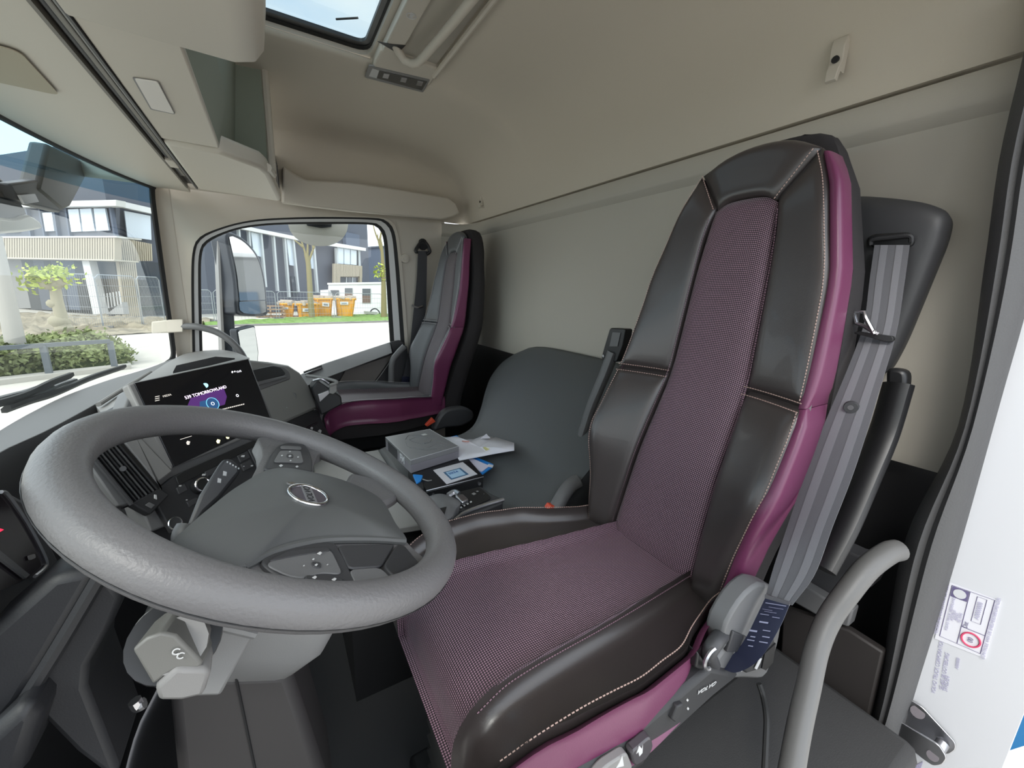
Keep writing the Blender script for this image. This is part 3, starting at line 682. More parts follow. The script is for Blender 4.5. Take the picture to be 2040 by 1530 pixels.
# round badge with diagonal lettering
bc = WU(615, 986, .0165); e1 = (WU(655, 995, .0165) - bc).normalized(); e2 = WN.cross(e1)
bd = MB(); R_ = .0225
bd.tube([bc + e1 * R_ * math.cos(t) + e2 * R_ * math.sin(t) for t in [2 * math.pi * k / 36 for k in range(36)]], .0026, 8, closed=True, smooth=False)
ad = (WU(580, 963, .0165) - bc).normalized(); pd = WN.cross(ad)
bd.prism([bc + ad * R_ - pd * .004 , bc + ad * R_ + pd * .004, bc + ad * (R_ + .007) + pd * .007, bc + ad * (R_ + .007) - pd * .001], WN * .002)
badge = bd.out('badge_ring', chrome, wheel, sharp=60)
MB().cyl(bc - WN * .002, bc + WN * .0006, R_, 32).out('badge_disc', mat('badge_violet_grey', (.17, .15, .18), .3, metal=.6), wheel)
bar_d = (WU(627, 1003, .0165) - WU(612, 968, .0165)).normalized(); bx = bar_d.cross(WN)
MB().prism([bc + bar_d * (R_ - .002) * a + bx * .0062 * b for a, b in ((-1, -1), (1, -1), (1, 1), (-1, 1))], WN * .0014).out('badge_bar', mat('badge_bar_steel', (.42, .42, .45), .35, metal=.7), wheel)
text('badge_lettering', 'VOLVO', .0112, bc + WN * .0018, -bar_d, -bx if False else WN.cross(-bar_d), blackp, wheel, extrude=.0002)
# column shroud
col = thing('wheel_shroud', 'grey steering column shroud below the wheel with stalks on it', 'steering column', WP(0, 0, -.25))
def csec(n, b0, b1, a0, a1, r=.025):
    pts = [(b0, a0), (b1, a0), (b1, a1), (b0, a1)]
    return roundpoly([WP(b, a, n) for b, a in pts], r, 5)
MB().loft([csec(-.024, -.07, .06, -.05, .06), csec(-.05, -.088, .082, -.055, .085), csec(-.10, -.094, .085, -.055, .10), csec(-.155, -.088, .08, -.05, .10), csec(-.20, -.07, .07, -.04, .085), csec(-.215, -.05, .055, -.03, .06)]).out('shroud', mat('shroud_grey', (.20, .20, .20), .5, bump=.06, bscale=900), col, sharp=50)
# ------------------------------------------------------------------ steering column: stalks and lower cover
def CX(u, v, y): return Y_(u, v, y)
# stalk end towards the door: knob, sleeve and paddle
MB().cyl(CX(352, 1275, .43), CX(350, 1272, .405), .036, 24, .034).out('stalk_socket', blackp, col)
MB().tube([CX(372, 1270, .44), CX(362, 1272, .41), CX(352, 1285, .385)], .022, 14).out('stalk_neck', lgrey, col)
sp = [CX(u, v, .375) for u, v in [(262, 1295), (290, 1272), (322, 1260), (350, 1266), (395, 1312), (404, 1322), (396, 1332), (352, 1333), (330, 1345), (304, 1366)]]
MB().prism(sp, (.006, .035, -.006)).out('stalk_paddle', mat('warm_grey_stalk', (.15, .148, .138), .45, bump=.05, bscale=900), col, bevel=.005)
MB().prism([CX(u, v, .372) for u, v in [(307, 1372), (350, 1332), (415, 1334), (419, 1345), (406, 1387), (360, 1398), (314, 1398)]], (0, .038, .004)).out('stalk_tip', lgrey, col, bevel=.004)
for u, v in ((352, 1298), (361, 1306)): MB().tube(arc(CX(u, v, .3735), (1, 0, 0), (0, 0, 1), (.0026), .4, 5.2, 8), .0006, 5).out('printed_symbol', whitemark, col)
MB().prism([CX(u, v, .432) for u, v in [(266, 1290), (280, 1242), (325, 1216), (508, 1262), (440, 1388), (380, 1390), (300, 1372)]], (0, .03, 0)).out('shroud_panel', MATS['shroud_grey'], col, bevel=.004)
MB().tube([CX(270, 1290, .430), CX(284, 1244, .430), CX(326, 1218, .430), CX(415, 1240, .430), CX(509, 1263, .430)], .005, 8).out('shroud_lip', MATS['shroud_grey'], col)
# right stalk with white marks, standing up between wheel and screen
sk = [(372, 1050), (398, 985), (436, 925), (447, 912), (462, 914), (479, 928), (480, 940), (462, 962), (440, 990), (410, 1018), (392, 1045)]
stp, stn = WP(.15, -.10, -.02), V((.22, -.78, .58)).normalized()
def SK(u, v, d=0): return PL(u, v, stp + stn * d, stn)
MB().prism([SK(u, v) for u, v in sk], stn * -.014).out('stalk', dgrey, col, bevel=.006)
MB().tube([SK(380, 1046) - stn * .012, SK(372, 1066) - stn * .012, SK(390, 1095) - stn * .02], .016, 12).out('stalk_root', dgrey, col)
for u, v in ((448, 943), (437, 957)):
    MB().prism([SK(u + a, v + b, .0006) for a, b in ((-4, 4), (-3, -5), (4, -3), (3, 5))], stn * -.0008).out('printed_symbol', whitemark, col)
for k in range(5):
    u, v = 453 + k * 5.6, 920 + k * 3.2
    MB().prism([SK(u + a, v + b, .0006) for a, b in ((-1.6, 1.4), (-1, -1.6), (1.8, -.8), (1.2, 2))], stn * -.0008).out('printed_symbol', whitemark, col)
# tall lower cover down to the floor
lo = [WP(b, a, -.19) for b, a in ((-.07, -.05), (.075, -.05), (.075, .075), (-.07, .075))]
hi = [V((-.14, .45, -.70)), V((-.14, .62, -.70)), V((.02, .60, -.70)), V((.02, .46, -.70))]
fl_ = [V((-.20, .42, -1.10)), V((-.20, .66, -1.10)), V((-.02, .66, -1.10)), V((-.02, .42, -1.10))]
MB().loft([lo, hi, fl_]).out('lower_cover', mat('brown_black_plastic', (.026, .0235, .0238), .6), col, bevel=.012)
MB().tube([lo[0].lerp(lo[3], .52) + V((0, -.001, 0)), hi[0].lerp(hi[3], .52) + V((0, -.001, 0)), fl_[0].lerp(fl_[3], .52) + V((0, -.001, 0))], .0015, 5, smooth=False).out('cover_seam', blackp, col)
MB().tube([CX(268, 1396, .42), CX(276, 1406, .42), CX(288, 1400, .42)], .005, 8).out('adjuster_pin', steel, col)

# ------------------------------------------------------------------ dashboard
da = thing('dashboard', 'dark grey truck dashboard under the windscreen with vents, controls and a tray', 'dashboard', (-.25, 1.2, -.6))
lipO = [Z_(u, v, -.335) for u, v in [(374, 702), (300, 731), (215, 757), (132, 787), (60, 822), (0, 856), (-130, 940)]] + [V((-.53, .62, -.335)), V((-.45, .25, -.335)), V((-.40, .14, -.335))]
lipI = [Z_(u, v, -.335) for u, v in [(378, 706), (300, 745), (240, 777), (170, 817), (90, 860), (0, 902), (-130, 990)]] + [V((-.45, .60, -.335)), V((-.37, .26, -.335)), V((-.33, .14, -.335))]
MB().slab(ruled(lipO, lipI, 50, 4), (0, 0, -.02)).out('windscreen_lip', greyp, da, bevel=.003)
iw = cat(lipI, 50)
MB().grid([iw, [p + V((.012, 0, -.02)) for p in iw], [p + V((.03, 0, -.10)) for p in iw], [p + V((.10, 0, -.30)) for p in iw], [p + V((.10, 0, -.76)) for p in iw]]).out('lower_panel', softblack, da)
# lighter panel between the lip and the screen
SP0, SPa, SPb = Y_(268, 762, 1.20), Y_(495, 714, 1.45), Y_(347, 930, 1.13)
SN = (SPa - SP0).cross(SPb - SP0).normalized()
if SN.y > 0: SN = -SN
def S_(u, v, d=0): return PL(u, v, SP0 + SN * d, SN)
def splate(nm, px, d, th, m, bevel=.002, rnd=0, par=da, label=None):
    pts = [S_(u, v, d) for u, v in px]
    if rnd: pts = roundpoly(pts, rnd)
    return MB().prism(pts, SN * -th).out(nm, m, par, bevel=bevel, label=label)
MB().slab(coons([Z_(190, 808, -.34), Z_(275, 757, -.338), Z_(371, 705, -.336)], [S_(232, 860, -.02), S_(266, 775, -.03), S_(300, 757, -.05)], [Z_(190, 808, -.34), S_(232, 860, -.02)], [Z_(371, 705, -.336), S_(300, 757, -.05)], 14, 6), (0, 0, -.02)).out('top_panel', lgrey, da)
MB().tube([Z_(196, 806, -.325), Z_(250, 772, -.322), Z_(300, 742, -.32)], .006, 8).out('top_strip', lgrey, da)
# hood behind the screen
hd_far = [Z_(330, 724, -.325), Z_(374, 703, -.32), Z_(432, 697, -.31), Z_(466, 701, -.30), Z_(497, 713, -.29)]
hd_near = [S_(270, 764, -.03), S_(340, 749, -.03), S_(400, 736, -.03), S_(450, 724, -.03), S_(494, 715, -.03)]
MB().slab(ruled(hd_far, hd_near, 24, 5), (0, 0, -.03)).out('screen_hood', lgrey, da)
MB().prism([S_(u, v, -.025) + V((0, 0, .004)) for u, v in [(345, 744), (352, 731), (430, 713), (468, 716), (420, 728)]], (0, 0, -.004)).out('hood_recess', dgrey, da)
# facia round the screen, and the black control panel beneath it
splate('stack_facia', [(230, 862), (262, 772), (496, 716), (548, 845), (575, 905), (560, 960), (300, 1060), (262, 960)], -.012, .05, greyp, .004)
splate('stack_body', [(230, 862), (262, 790), (496, 730), (548, 845), (640, 860), (690, 960), (560, 1080), (330, 1130), (262, 1000)], -.075, .16, softblack, .01)
splate('facia_wing', [(232, 860), (296, 846), (347, 932), (332, 944), (318, 958), (312, 963)], .004, .02, lgrey, .004)
splate('control_panel', [(300, 985), (346, 948), (530, 866), (560, 905), (530, 965), (440, 1010), (345, 1062)], .002, .014, softblack, .003)
splate('control_strip', [(350, 950), (365, 940), (520, 872), (526, 880), (380, 955), (356, 966)], .0045, .004, blackp, .001)
kc, kr = S_(396, 969, .004), .019
def disc(nm, c, r, h, m, par=da, nrm=None, r2=None, seg=24): n_ = nrm or SN; return MB().cyl(c, c + n_ * h, r, seg, r2).out(nm, m, par, sharp=50)
disc('volume_knob', kc, kr, .014, blackp, r2=kr * .9); kn = [kc + SN * .014 + (SPa - SP0).normalized() * kr * .86 * math.cos(t) + SN.cross((SPa - SP0).normalized()) * kr * .86 * math.sin(t) for t in [2 * math.pi * k / 28 for k in range(28)]]
MB().tube(kn, .0022, 8, closed=True, smooth=False).out('knob_ring', chrome, da)
bc2 = S_(346, 1044, .004); disc('start_button', bc2, .013, .006, dgrey)
MB().tube([bc2 + SN * .006 + (SPa - SP0).normalized() * .0135 * math.cos(t) + SN.cross((SPa - SP0).normalized()) * .0135 * math.sin(t) for t in [2 * math.pi * k / 24 for k in range(24)]], .0016, 6, closed=True, smooth=False).out('button_ring', chrome, da)
for px in ([(473, 908), (492, 899), (499, 911), (480, 921)], [(480, 925), (499, 915), (506, 929), (487, 938)], [(408, 940), (440, 925), (446, 934), (414, 950)], [(352, 972), (368, 964), (374, 976), (357, 985)], [(372, 1000), (392, 990), (397, 998), (378, 1010)], [(495, 896), (508, 890), (530, 930), (516, 938)]):
    splate('key', px, .006, .005, dgrey, .001)
for u, v, w in ((484, 909, 4), (486, 929, 1.5), (502, 928, 2.5), (406, 946, 4), (359, 968, 3), (372, 996, 2)):
    splate('printed_symbol', [(u - w, v + w * .3), (u - w * .6, v - w * .5), (u + w, v - w * .6), (u + w * .7, v + w * .4)], .0068, .0005, whitemark, 0)
# air vent by the wheel: frame, slats, thumb wheel
vq = [(172, 892), (228, 868), (330, 980), (268, 1010)]
def vent_pt(a, b, d=0): return S_(lerp(lerp(172, 228, a), lerp(262, 318, a), b), lerp(lerp(893, 868, a), lerp(1002, 972, a), b), d)
MB().prism([vent_pt(a, b, .004) for a, b in ((-.06, -.03), (1.06, -.03), (1.06, 1.03), (-.06, 1.03))], SN * -.03).out('vent_back', blackp, da)
for k in range(8):
    a = (k + .2) / 8
    MB().prism([vent_pt(a, .0, .013), vent_pt(a + .045, .0, .012), vent_pt(a + .045, 1, .012), vent_pt(a, 1, .013)], SN * -.012 + V((.004, .002, -.002))).out('slat', greyp if k % 2 == 0 else dgrey, da)
MB().tube([vent_pt(-.03, -.02, .013), vent_pt(-.03, 1.02, .013)], .004, 6, smooth=False).out('vent_frame', dgrey, da)
MB().prism([vent_pt(a, b, .012) for a, b in ((-.02, 1.0), (1.0, 1.0), (1.12, 1.16), (.25, 1.28))], SN * -.02).out('vent_foot', softblack, da, bevel=.003)
MB().cyl(vent_pt(.5, .50, .010), vent_pt(.5, .50, .017), .0055, 14).out('vent_tab', dgrey, da)
MB().prism([vent_pt(a, b, .0135) for a, b in ((.30, 1.12), (.46, 1.11), (.55, 1.19), (.38, 1.21))], SN * -.003).out('vent_slider', greyp, da, bevel=.001)
MB().prism([vent_pt(a, b, .0137) for a, b in ((.66, 1.10), (.74, 1.05), (.78, 1.07), (.70, 1.13))], SN * -.002).out('printed_symbol', whitemark, da)
splate('vent_surround', [(232, 862), (265, 853), (345, 938), (316, 960), (330, 985), (322, 988), (318, 968)], .006, .02, lgrey, .003)
splate('vent_surround', [(163, 905), (172, 895), (262, 1005), (235, 1008)], .004, .02, greyp, .003)

# passenger half: rounded body, facia with tray, switch panel, cup holder
rings = []
for y, xf in ((1.60, .052), (1.66, .062), (1.72, .068), (1.88, .045), (2.0, .012), (2.12, -.05), (2.22, -.12), (2.33, -.22)):
    k = -.335
    rings.append(cat([(-.40, y, k), (lerp(-.40, xf, .5), y, k + .006), (xf - .055, y, k - .004), (xf - .015, y, k - .03), (xf, y, k - .075), (xf - .006, y, -.56), (xf - .05, y, -.74), (-.38, y, -.76)], 22))
MB().loft(rings, cap=True).out('passenger_body', greyp, da, sharp=60)
FT, FU, FB = Y_(500, 735, 1.47), Y_(605, 760, 1.70), Y_(545, 848, 1.42)
FN = (FU - FT).cross(FB - FT).normalized()
if FN.y > 0: FN = -FN
def F_(u, v, d=0): return PL(u, v, FT + FN * d, FN)
def fplate(nm, px, d, th, m, bevel=.002, rnd=0): 
    pts = [F_(u, v, d) for u, v in px]
    return MB().prism(roundpoly(pts, rnd) if rnd else pts, FN * -th).out(nm, m, da, bevel=bevel)
fplate('facia_block', [(494, 715), (535, 719), (575, 726), (598, 741), (616, 768), (630, 800), (632, 814), (556, 848), (545, 850)], 0, .10, mat('warm_grey_facia', (.22, .22, .21), .5, bump=.06, bscale=900), .010)
fplate('facia_base', [(548, 850), (632, 814), (648, 850), (672, 890), (640, 910), (575, 905)], -.004, .10, softblack, .006)
fplate('tray_rim', [(500, 736), (545, 727), (566, 730), (578, 742), (580, 755), (516, 778)], .0025, .006, greyp, .003, .012)
fplate('tray_pocket', [(503, 738), (543, 729), (560, 733), (569, 744), (566, 748), (512, 760)], .0035, .003, blackp, 0, .008)
fplate('tray_lip', [(512, 761), (567, 748), (572, 752), (515, 768)], .006, .006, greyp, .002)
disc('facia_screw', F_(571, 812, .0005), .0016, .001, whitemark, nrm=FN)
fplate('switch_panel', [(592, 860), (632, 840), (655, 884), (640, 898), (612, 882)], 0, .004, blackp, .001)
for px in ([(600, 862), (614, 855), (626, 876), (615, 882)], [(615, 854), (629, 847), (641, 869), (627, 876)], [(630, 847), (634, 844), (650, 872), (642, 878)]):
    fplate('switch', px, .003, .004, softblack, .001)
for u, v, w in ((621, 853, 3), (625, 866, 3), (637, 859, 4), (614, 869, 2)):
    fplate('printed_symbol', [(u - w, v), (u, v - w), (u + w, v - w * .3), (u + w * .5, v + w)], .0036, .0005, whitemark, 0)
for u, v in ((671, 891), (678, 889)): MB().ball(F_(u, v, .004), .004, 8).out('switch_knob', silver, da)
# fold-out cup holder at the passenger end
def CU(u, v, y=1.66): return Y_(u, v, y)
MB().prism([CU(u, v) for u, v in [(620, 775), (633, 758), (680, 790), (682, 806), (640, 828)]], (0, .09, 0)).out('cup_holder', softblack, da, bevel=.006)
MB().prism([CU(u, v, 1.655) for u, v in [(633, 786), (655, 777), (658, 783), (637, 802)]], (0, .01, 0)).out('holder_floor', silver, da, bevel=.002)
MB().tube([CU(610, 748, 1.72), CU(640, 752, 1.69), CU(662, 757, 1.66), CU(672, 762, 1.645), CU(657, 768, 1.64)], .006, 8).out('holder_arm', lgrey, da)
MB().tube([CU(624, 758, 1.66), CU(640, 755, 1.65), CU(655, 764, 1.65)], .005, 8).out('holder_arm', silver, da)
MB().prism([CU(u, v, 1.64) for u, v in [(657, 768), (664, 764), (671, 765), (672, 780), (664, 786), (656, 784)]], (0, .02, 0)).out('holder_tab', lgrey, da, bevel=.003)
# instrument cluster by the door
ic = thing('instrument_cluster', 'dark instrument display with thin silver rim left of the wheel', 'display', X_(30, 1080, -.225))
def IX(u, v, d=0): return X_(u, v, -.225 + d)
MB().prism(roundpoly([IX(u, v) for u, v in [(-140, 940), (10, 972), (60, 1000), (122, 1118), (112, 1142), (66, 1190), (-140, 1330)]], .01), (-.06, 0, 0)).out('cluster_hood', dgrey, ic, bevel=.006)
MB().prism(roundpoly([IX(u, v, .004) for u, v in [(-140, 955), (8, 980), (70, 1062), (94, 1120), (70, 1146), (-140, 1240)]], .006), (-.006, 0, 0)).out('cluster_screen', mat('cluster_glass', (.022, .018, .022), .12), ic)
MB().tube([IX(2, 980, .005), IX(14, 985, .005), IX(45, 1028, .005), (IX(72, 1075, .005)), IX(92, 1118, .005), IX(88, 1132, .005), IX(70, 1148, .005)], .0018, 6).out('silver_rim', silver, ic)
MB().prism([IX(u, v, .007) for u, v in [(-140, 1040), (0, 1096), (60, 1145), (52, 1152), (0, 1112), (-140, 1060)]], (-.002, 0, 0)).out('display_band', greyp, ic)
MB().prism(roundpoly([IX(u, v, .006) for u, v in [(57, 1107), (70, 1103), (72, 1111), (60, 1116)]], .002), (-.001, 0, 0)).out('light_sensor', lgrey, ic)
MB().prism([IX(u, v, .006) for u, v in [(-2, 1052), (8, 1055), (-2, 1061)]], (-.001, 0, 0)).out('warning_mark', mat('red_glow', (.8, .02, .06), .5, emit=.6), ic)
# knee panels low on the left
kneem = mat('knee_black_plastic', (.010, .0105, .013), .55, bump=.08, bscale=700); kneem2 = mat('knee_dark_plastic', (.016, .0165, .019), .55, bump=.08, bscale=700)
kn_ = thing('knee_panel', 'black trim panels below the instrument display by the pedals', 'panel', (-.2, .45, -.8))
MB().prism([Y_(u, v, .42) for u, v in [(-60, 1290), (100, 1150), (205, 1130), (46, 1398), (-60, 1520)]], (0, .05, 0)).out('side_panel', kneem, kn_, bevel=.008)
MB().prism([Y_(u, v, .43) for u, v in [(48, 1398), (205, 1140), (245, 1190), (225, 1240), (176, 1325), (172, 1370), (235, 1530), (230, 1560), (150, 1500)]], (0, .08, 0)).out('inner_panel', kneem2, kn_, bevel=.01)
MB().prism([Y_(u, v, .40) for u, v in [(-60, 1560), (-60, 1500), (46, 1400), (85, 1425), (40, 1560)]], (0, .10, 0)).out('lower_panel', kneem, kn_, bevel=.01)
MB().tube([Y_(46, 1398, .425), Y_(120, 1280, .425), Y_(203, 1140, .425)], .006, 8).out('panel_edge', kneem2, kn_)
pd_ = MB(); pd_.prism([Y_(u, v, .56) for u, v in [(150, 1320), (205, 1290), (240, 1400), (170, 1420)]], (-.02, .05, 0)); pd_.out('pedal', blackp, bevel=.006)
tag(bpy.data.objects['pedal'], 'black pedal in the dark footwell behind the steering column', 'pedal')

# ------------------------------------------------------------------ touch screen
sc = thing('touch_screen', 'large black touch screen showing radio station above the centre controls', 'screen', S_(400, 830))
ssn = mat('screen_glass', (.004, .004, .007), .08)
splate('bezel', [(254, 766), (268, 761), (496, 713), (542, 842), (470, 880), (345, 931), (331, 926)], .004, .022, lgrey, .004, par=sc)
splate('screen_panel', [(268, 763), (495, 715), (541, 840), (347, 930)], .0075, .004, ssn, .001, par=sc)
glow = lambda n, c, e=1.0: mat('screen_' + n, c, .5, emit=e)
ex = (S_(447, 771) - S_(378, 790)).normalized(); ey = SN.cross(ex); ey = ey if ey.z > 0 else -ey
def stext(s, u, v, size, m): return text('screen_text', s, size, S_(u, v, .0080), ex, ey, m, sc, extrude=.0001)
splate('album_art', [(380, 793), (446, 774), (452, 790), (448, 806), (402, 818), (372, 812)], .0077, .0002, glow('plum', (.05, .015, .09), .5), 0, par=sc)
splate('album_art', [(398, 800), (430, 792), (438, 806), (430, 822), (398, 826)], .0078, .0002, glow('blue', (.015, .05, .12), .5), 0, par=sc)
stext('539 TOMORROWLAND', 412, 781, .0115, glow('pink', (.75, .60, .80), .9)); stext('MEDIA', 333, 788, .007, glow('dim', (.45, .42, .38), .5)); stext('12:45', 476, 740, .008, glow('white', (.7, .7, .75), .7))
def sring(u, v, r, w, m, nm='screen_ring'):
    c = S_(u, v, .0082); return MB().tube([c + ex * r * math.cos(t) + ey * r * math.sin(t) for t in [2 * math.pi * k / 28 for k in range(28)]], w, 5, closed=True, smooth=False).out(nm, m, sc)
sring(424, 804, .0165, .0006, glow('cyan', (.12, .38, .55), .8)); sring(424, 804, .004, .0006, glow('white', (.7, .7, .75), .7), 'stop_symbol')
MB().cyl(S_(409, 768, .0076), S_(409, 768, .0082), .0065, 20).out('station_logo', glow('cyanlogo', (.22, .50, .62), .7), sc)
sring(473, 788, .0035, .0006, glow('white', (.7, .7, .75), .7), 'home_symbol')
for k in range(3): splate('menu_bar', [(309, 790 + k * 4), (318, 788 + k * 4), (318, 789.4 + k * 4), (309, 791.4 + k * 4)], .0078, .0002, glow('dim', (.45, .42, .38), .5), 0, par=sc)
for k in range(14):
    u = 436 + k * 3.7; splate('screen_text', [(u, 816 - k * .9), (u + 2.6, 815.4 - k * .9), (u + 2.6, 817.6 - k * .9), (u, 818.2 - k * .9)], .0078, .0002, glow('dim', (.45, .42, .38), .5), 0, par=sc)
splate('screen_rule', [(359, 875), (382, 868), (382, 869), (359, 876)], .0078, .0002, glow('dim', (.45, .42, .38), .5), 0, par=sc)
for u, v, w, m in ((375, 882, 4, glow('dim', (.45, .42, .38), .5)), (435, 879, 4, glow('yellow', (.85, .8, .35), .9)), (454, 870, 4, glow('yellow', (.85, .8, .35), .9)), (463, 741, 2, glow('white', (.7, .7, .75), .7)), (468, 740, 1.5, glow('white', (.7, .7, .75), .7))):
    splate('screen_symbol', [(u - w, v), (u - w * .4, v - w), (u + w, v - w * .6), (u + w * .5, v + w), (u - w * .5, v + w)], .0079, .0002, m, 0, par=sc)
# ------------------------------------------------------------------ tunnel cover between the seats
tm = []
for x, z, ye0, ye1 in ((.30, -.585, .86, 1.46), (.36, -.583, .86, 1.49), (.50, -.578, .82, 1.50), (.60, -.560, .80, 1.44), (.68, -.52, .80, 1.44), (.745, -.46, .80, 1.50), (.80, -.405, .80, 1.57), (.86, -.345, .80, 1.63), (.93, -.282, .80, 1.655), (.99, -.243, .80, 1.655), (1.035, -.222, .80, 1.65)):
    row = []; n = 14
    for i in range(n):
        t = i / (n - 1); y = lerp(ye0, ye1, t); w = abs(2 * t - 1.0) ** 4
        row.append(V((x, y, z - w * interp(x, [.5, .75, 1.03], [.004, .03, .05]))))
    row = [row[0] + V((0, -.01, -.12))] + row + [row[-1] + V((0, .012, -.05)), row[-1] + V((-.02, .02, -.3))]
    tm.append(row)
def smooth_rows(g, m):
    cols = [cat([r[i] for r in g], m) for i in range(len(g[0]))]
    return [[c[j] for c in cols] for j in range(m)]
mo = MB().grid(smooth_rows(tm, 44)).out('tunnel_mat', matm, sharp=60)
mo.modifiers.new('s', 'SOLIDIFY').thickness = .006
tag(mo, 'large grey rubber mat moulded over the engine hump between the seats', 'mat')
tb = MB().prism([(.075, .96, -.612), (.36, .90, -.612), (.36, 1.475, -.612), (.075, 1.475, -.612)], (0, 0, .020))
tb = tb.out('tunnel_tray', lgrey, bevel=.004); tag(tb, 'light grey plastic tray top on the engine hump beside the box', 'tray')
tk = MB().box((.56, 1.2, -.87), (.90, .50, .50)).out('engine_tunnel', blackp); tag(tk, 'black engine hump housing beneath the grey rubber mat', 'housing')

# ------------------------------------------------------------------ binder, folder, card, box, envelope, keys on the mat
def ZB(u, v, z): return Z_(u, v, z)
bz = -.540
bi = thing('document_binder', 'black document case under the grey box, studs along its edge', 'binder', ZB(900, 960, -.575))
top4 = [ZB(u, v, bz) for u, v in [(849, 978), (963, 950), (930, 912), (812, 930)]]
MB().prism([p + V((0, 0, -.036)) for p in top4], (0, 0, .034)).out('case_body', blackp, bi, bevel=.003)
MB().prism(top4, (0, 0, .003)).out('case_lid', mat('binder_black', (.010, .010, .012), .3), bi, bevel=.001)
fa, fb = top4[0], top4[1]; fn = (fb - fa).cross(V((0, 0, 1))).normalized(); fn = fn if fn.y < 0 else -fn
for t in (.12, .92):
    p = fa.lerp(fb, t) + V((0, 0, -.018)); MB().cyl(p, p + fn * .004, .005, 12).out('stud', steel, bi)
MB().tube([fa + fn * .001 + V((0, 0, .001)), fb + fn * .001 + V((0, 0, .001))], .0012, 5, smooth=False).out('case_edge', silver, bi)
fo = thing('plastic_folder', 'blue plastic folder holding white papers, sticking out of the black case', 'folder', ZB(960, 930, -.552))
MB().prism([ZB(u, v, -.552) for u, v in [(929, 916), (945, 912), (983, 928), (981, 933), (962, 946), (950, 944)]], (0, 0, .006)).out('folder_cover', mat('blue_plastic', (.02, .22, .62), .3), fo, bevel=.001)
MB().prism([ZB(u, v, -.5455) for u, v in [(928, 917), (941, 914), (975, 929), (960, 940), (950, 938)]], (0, 0, .002)).out('paper', mat('lilac_paper', (.60, .58, .70), .7), fo)
MB().prism([ZB(u, v, -.5445) for u, v in [(973, 925), (983, 928), (981, 932), (971, 929)]], (0, 0, .002)).out('folder_clip', whitep, fo)
cd = thing('printed_card', 'white card with blue framed print lying on the black case', 'card', ZB(905, 945, -.536))
cz = -.5365
MB().prism([ZB(u, v, cz) for u, v in [(863, 937), (922, 921), (951, 945), (890, 965)]], (0, 0, .0012)).out('card_sheet', mat('card_white', (.62, .60, .64), .6), cd)
MB().prism([ZB(u, v, cz + .0014) for u, v in [(883, 941), (917, 932), (934, 945), (899, 956)]], (0, 0, .0004)).out('card_print', mat('card_dark_blue', (.06, .14, .25), .6), cd)
MB().prism([ZB(u, v, cz + .0020) for u, v in [(888, 941), (915, 934), (928, 945), (900, 953)]], (0, 0, .0004)).out('card_print', mat('card_pale_blue', (.38, .55, .72), .6), cd)
cx_ = (ZB(915, 936, cz) - ZB(889, 943, cz)).normalized()
text('card_lettering', '2024', .0165, ZB(903, 941.5, cz + .003), cx_, V((0, 0, 1)).cross(cx_), mat('card_ink', (.03, .10, .32), .6), cd)
bx = thing('gift_box', 'closed silver grey box with an engraved lid lying on the black case', 'box', ZB(840, 905, -.537))
zt_ = -.494
tp = [ZB(768, 871, zt_), ZB(856, 855, zt_), ZB(914, 889, zt_), ZB(818, 917, zt_)]
boxm = mat('satin_grey_card', (.20, .20, .205), .38, bump=.05)
boxs = mat('satin_violet_grey_card', (.21, .20, .225), .42)
MB().prism([p + V((0, 0, -.042)) for p in tp], (0, 0, .026)).out('box_tray', boxs, bx, bevel=.0008)
MB().prism([p + (p - sum(tp, V()) / 4) * .004 + V((0, 0, -.0155)) for p in tp], (0, 0, .0155)).out('box_lid', boxm, bx, bevel=.0008)
MB().tube([p + V((0, 0, .0002)) for p in tp], .0009, 5, smooth=False, closed=True).out('lid_edge', mat('bright_edge', (.5, .5, .52), .4), bx)
def BXP(a, b, d=0): return tp[0].lerp(tp[1], a).lerp(tp[3].lerp(tp[2], a), b) + V((0, 0, d))
eng = MB(); rnd = random.Random(3)
for (pts) in ([(.35, .3), (.6, .25), (.75, .45), (.55, .6), (.4, .45), (.35, .3)], [(.45, .55), (.8, .6), (.9, .8)], [(.2, .6), (.45, .75), (.7, .72), (.85, .9)], [(.25, .35), (.2, .55), (.4, .8), (.6, .88)], [(.5, .15), (.7, .3), (.9, .35)], [(.3, .25), (.45, .12), (.62, .2)]):
    eng.tube([BXP(a, b, .0004) for a, b in pts], .0009, 5, n=14)
eng.out('engraving', mat('engraved_grey', (.15, .15, .155), .45), bx)
MB().prism([BXP(a, b, .0006) for a, b in ((.68, .18), (.78, .17), (.80, .24), (.70, .25))], (0, 0, .0003)).out('printed_mark', whitemark, bx)
sd = (tp[3] - tp[0]).normalized(); sn = sd.cross(V((0, 0, 1))).normalized(); sn = sn if (sn.x < 0 or sn.y < 0) else -sn
sn = -sn if sn.dot(tp[0] - tp[1]) < 0 else sn
mid_ = tp[0].lerp(tp[3], .70) + V((0, 0, -.021)) + sn * .0012
text('box_lettering', 'FM', .033, mid_, sd, V((0, 0, 1)), whitep, bx, extrude=.0003, bold=.0012)
MB().prism([tp[0].lerp(tp[3], t) + V((0, 0, h)) + sn * .0006 for t, h in ((.12, -.006), (.50, -.006), (.50, -.040), (.12, -.040))], sn * .0004).out('side_print', mat('dark_grey_print', (.05, .05, .055), .5), bx)
en = thing('paper_envelope', 'crumpled white paper bag lying on the grey mat right of the box', 'envelope', ZB(960, 890, -.57))
eo = [(882, 872), (909, 869), (918, 875), (944, 875), (962, 868), (985, 870), (1024, 882), (1024, 897), (980, 905), (915, 917), (905, 900)]
ez = [-.52, -.515, -.525, -.53, -.525, -.525, -.486, -.486, -.53, -.535, -.53]
pts = [ZB(u, v, z) for (u, v), z in zip(eo, ez)]
wp_ = mat('white_crumpled_paper', (.66, .65, .70), .7, bump=.15, bscale=60)
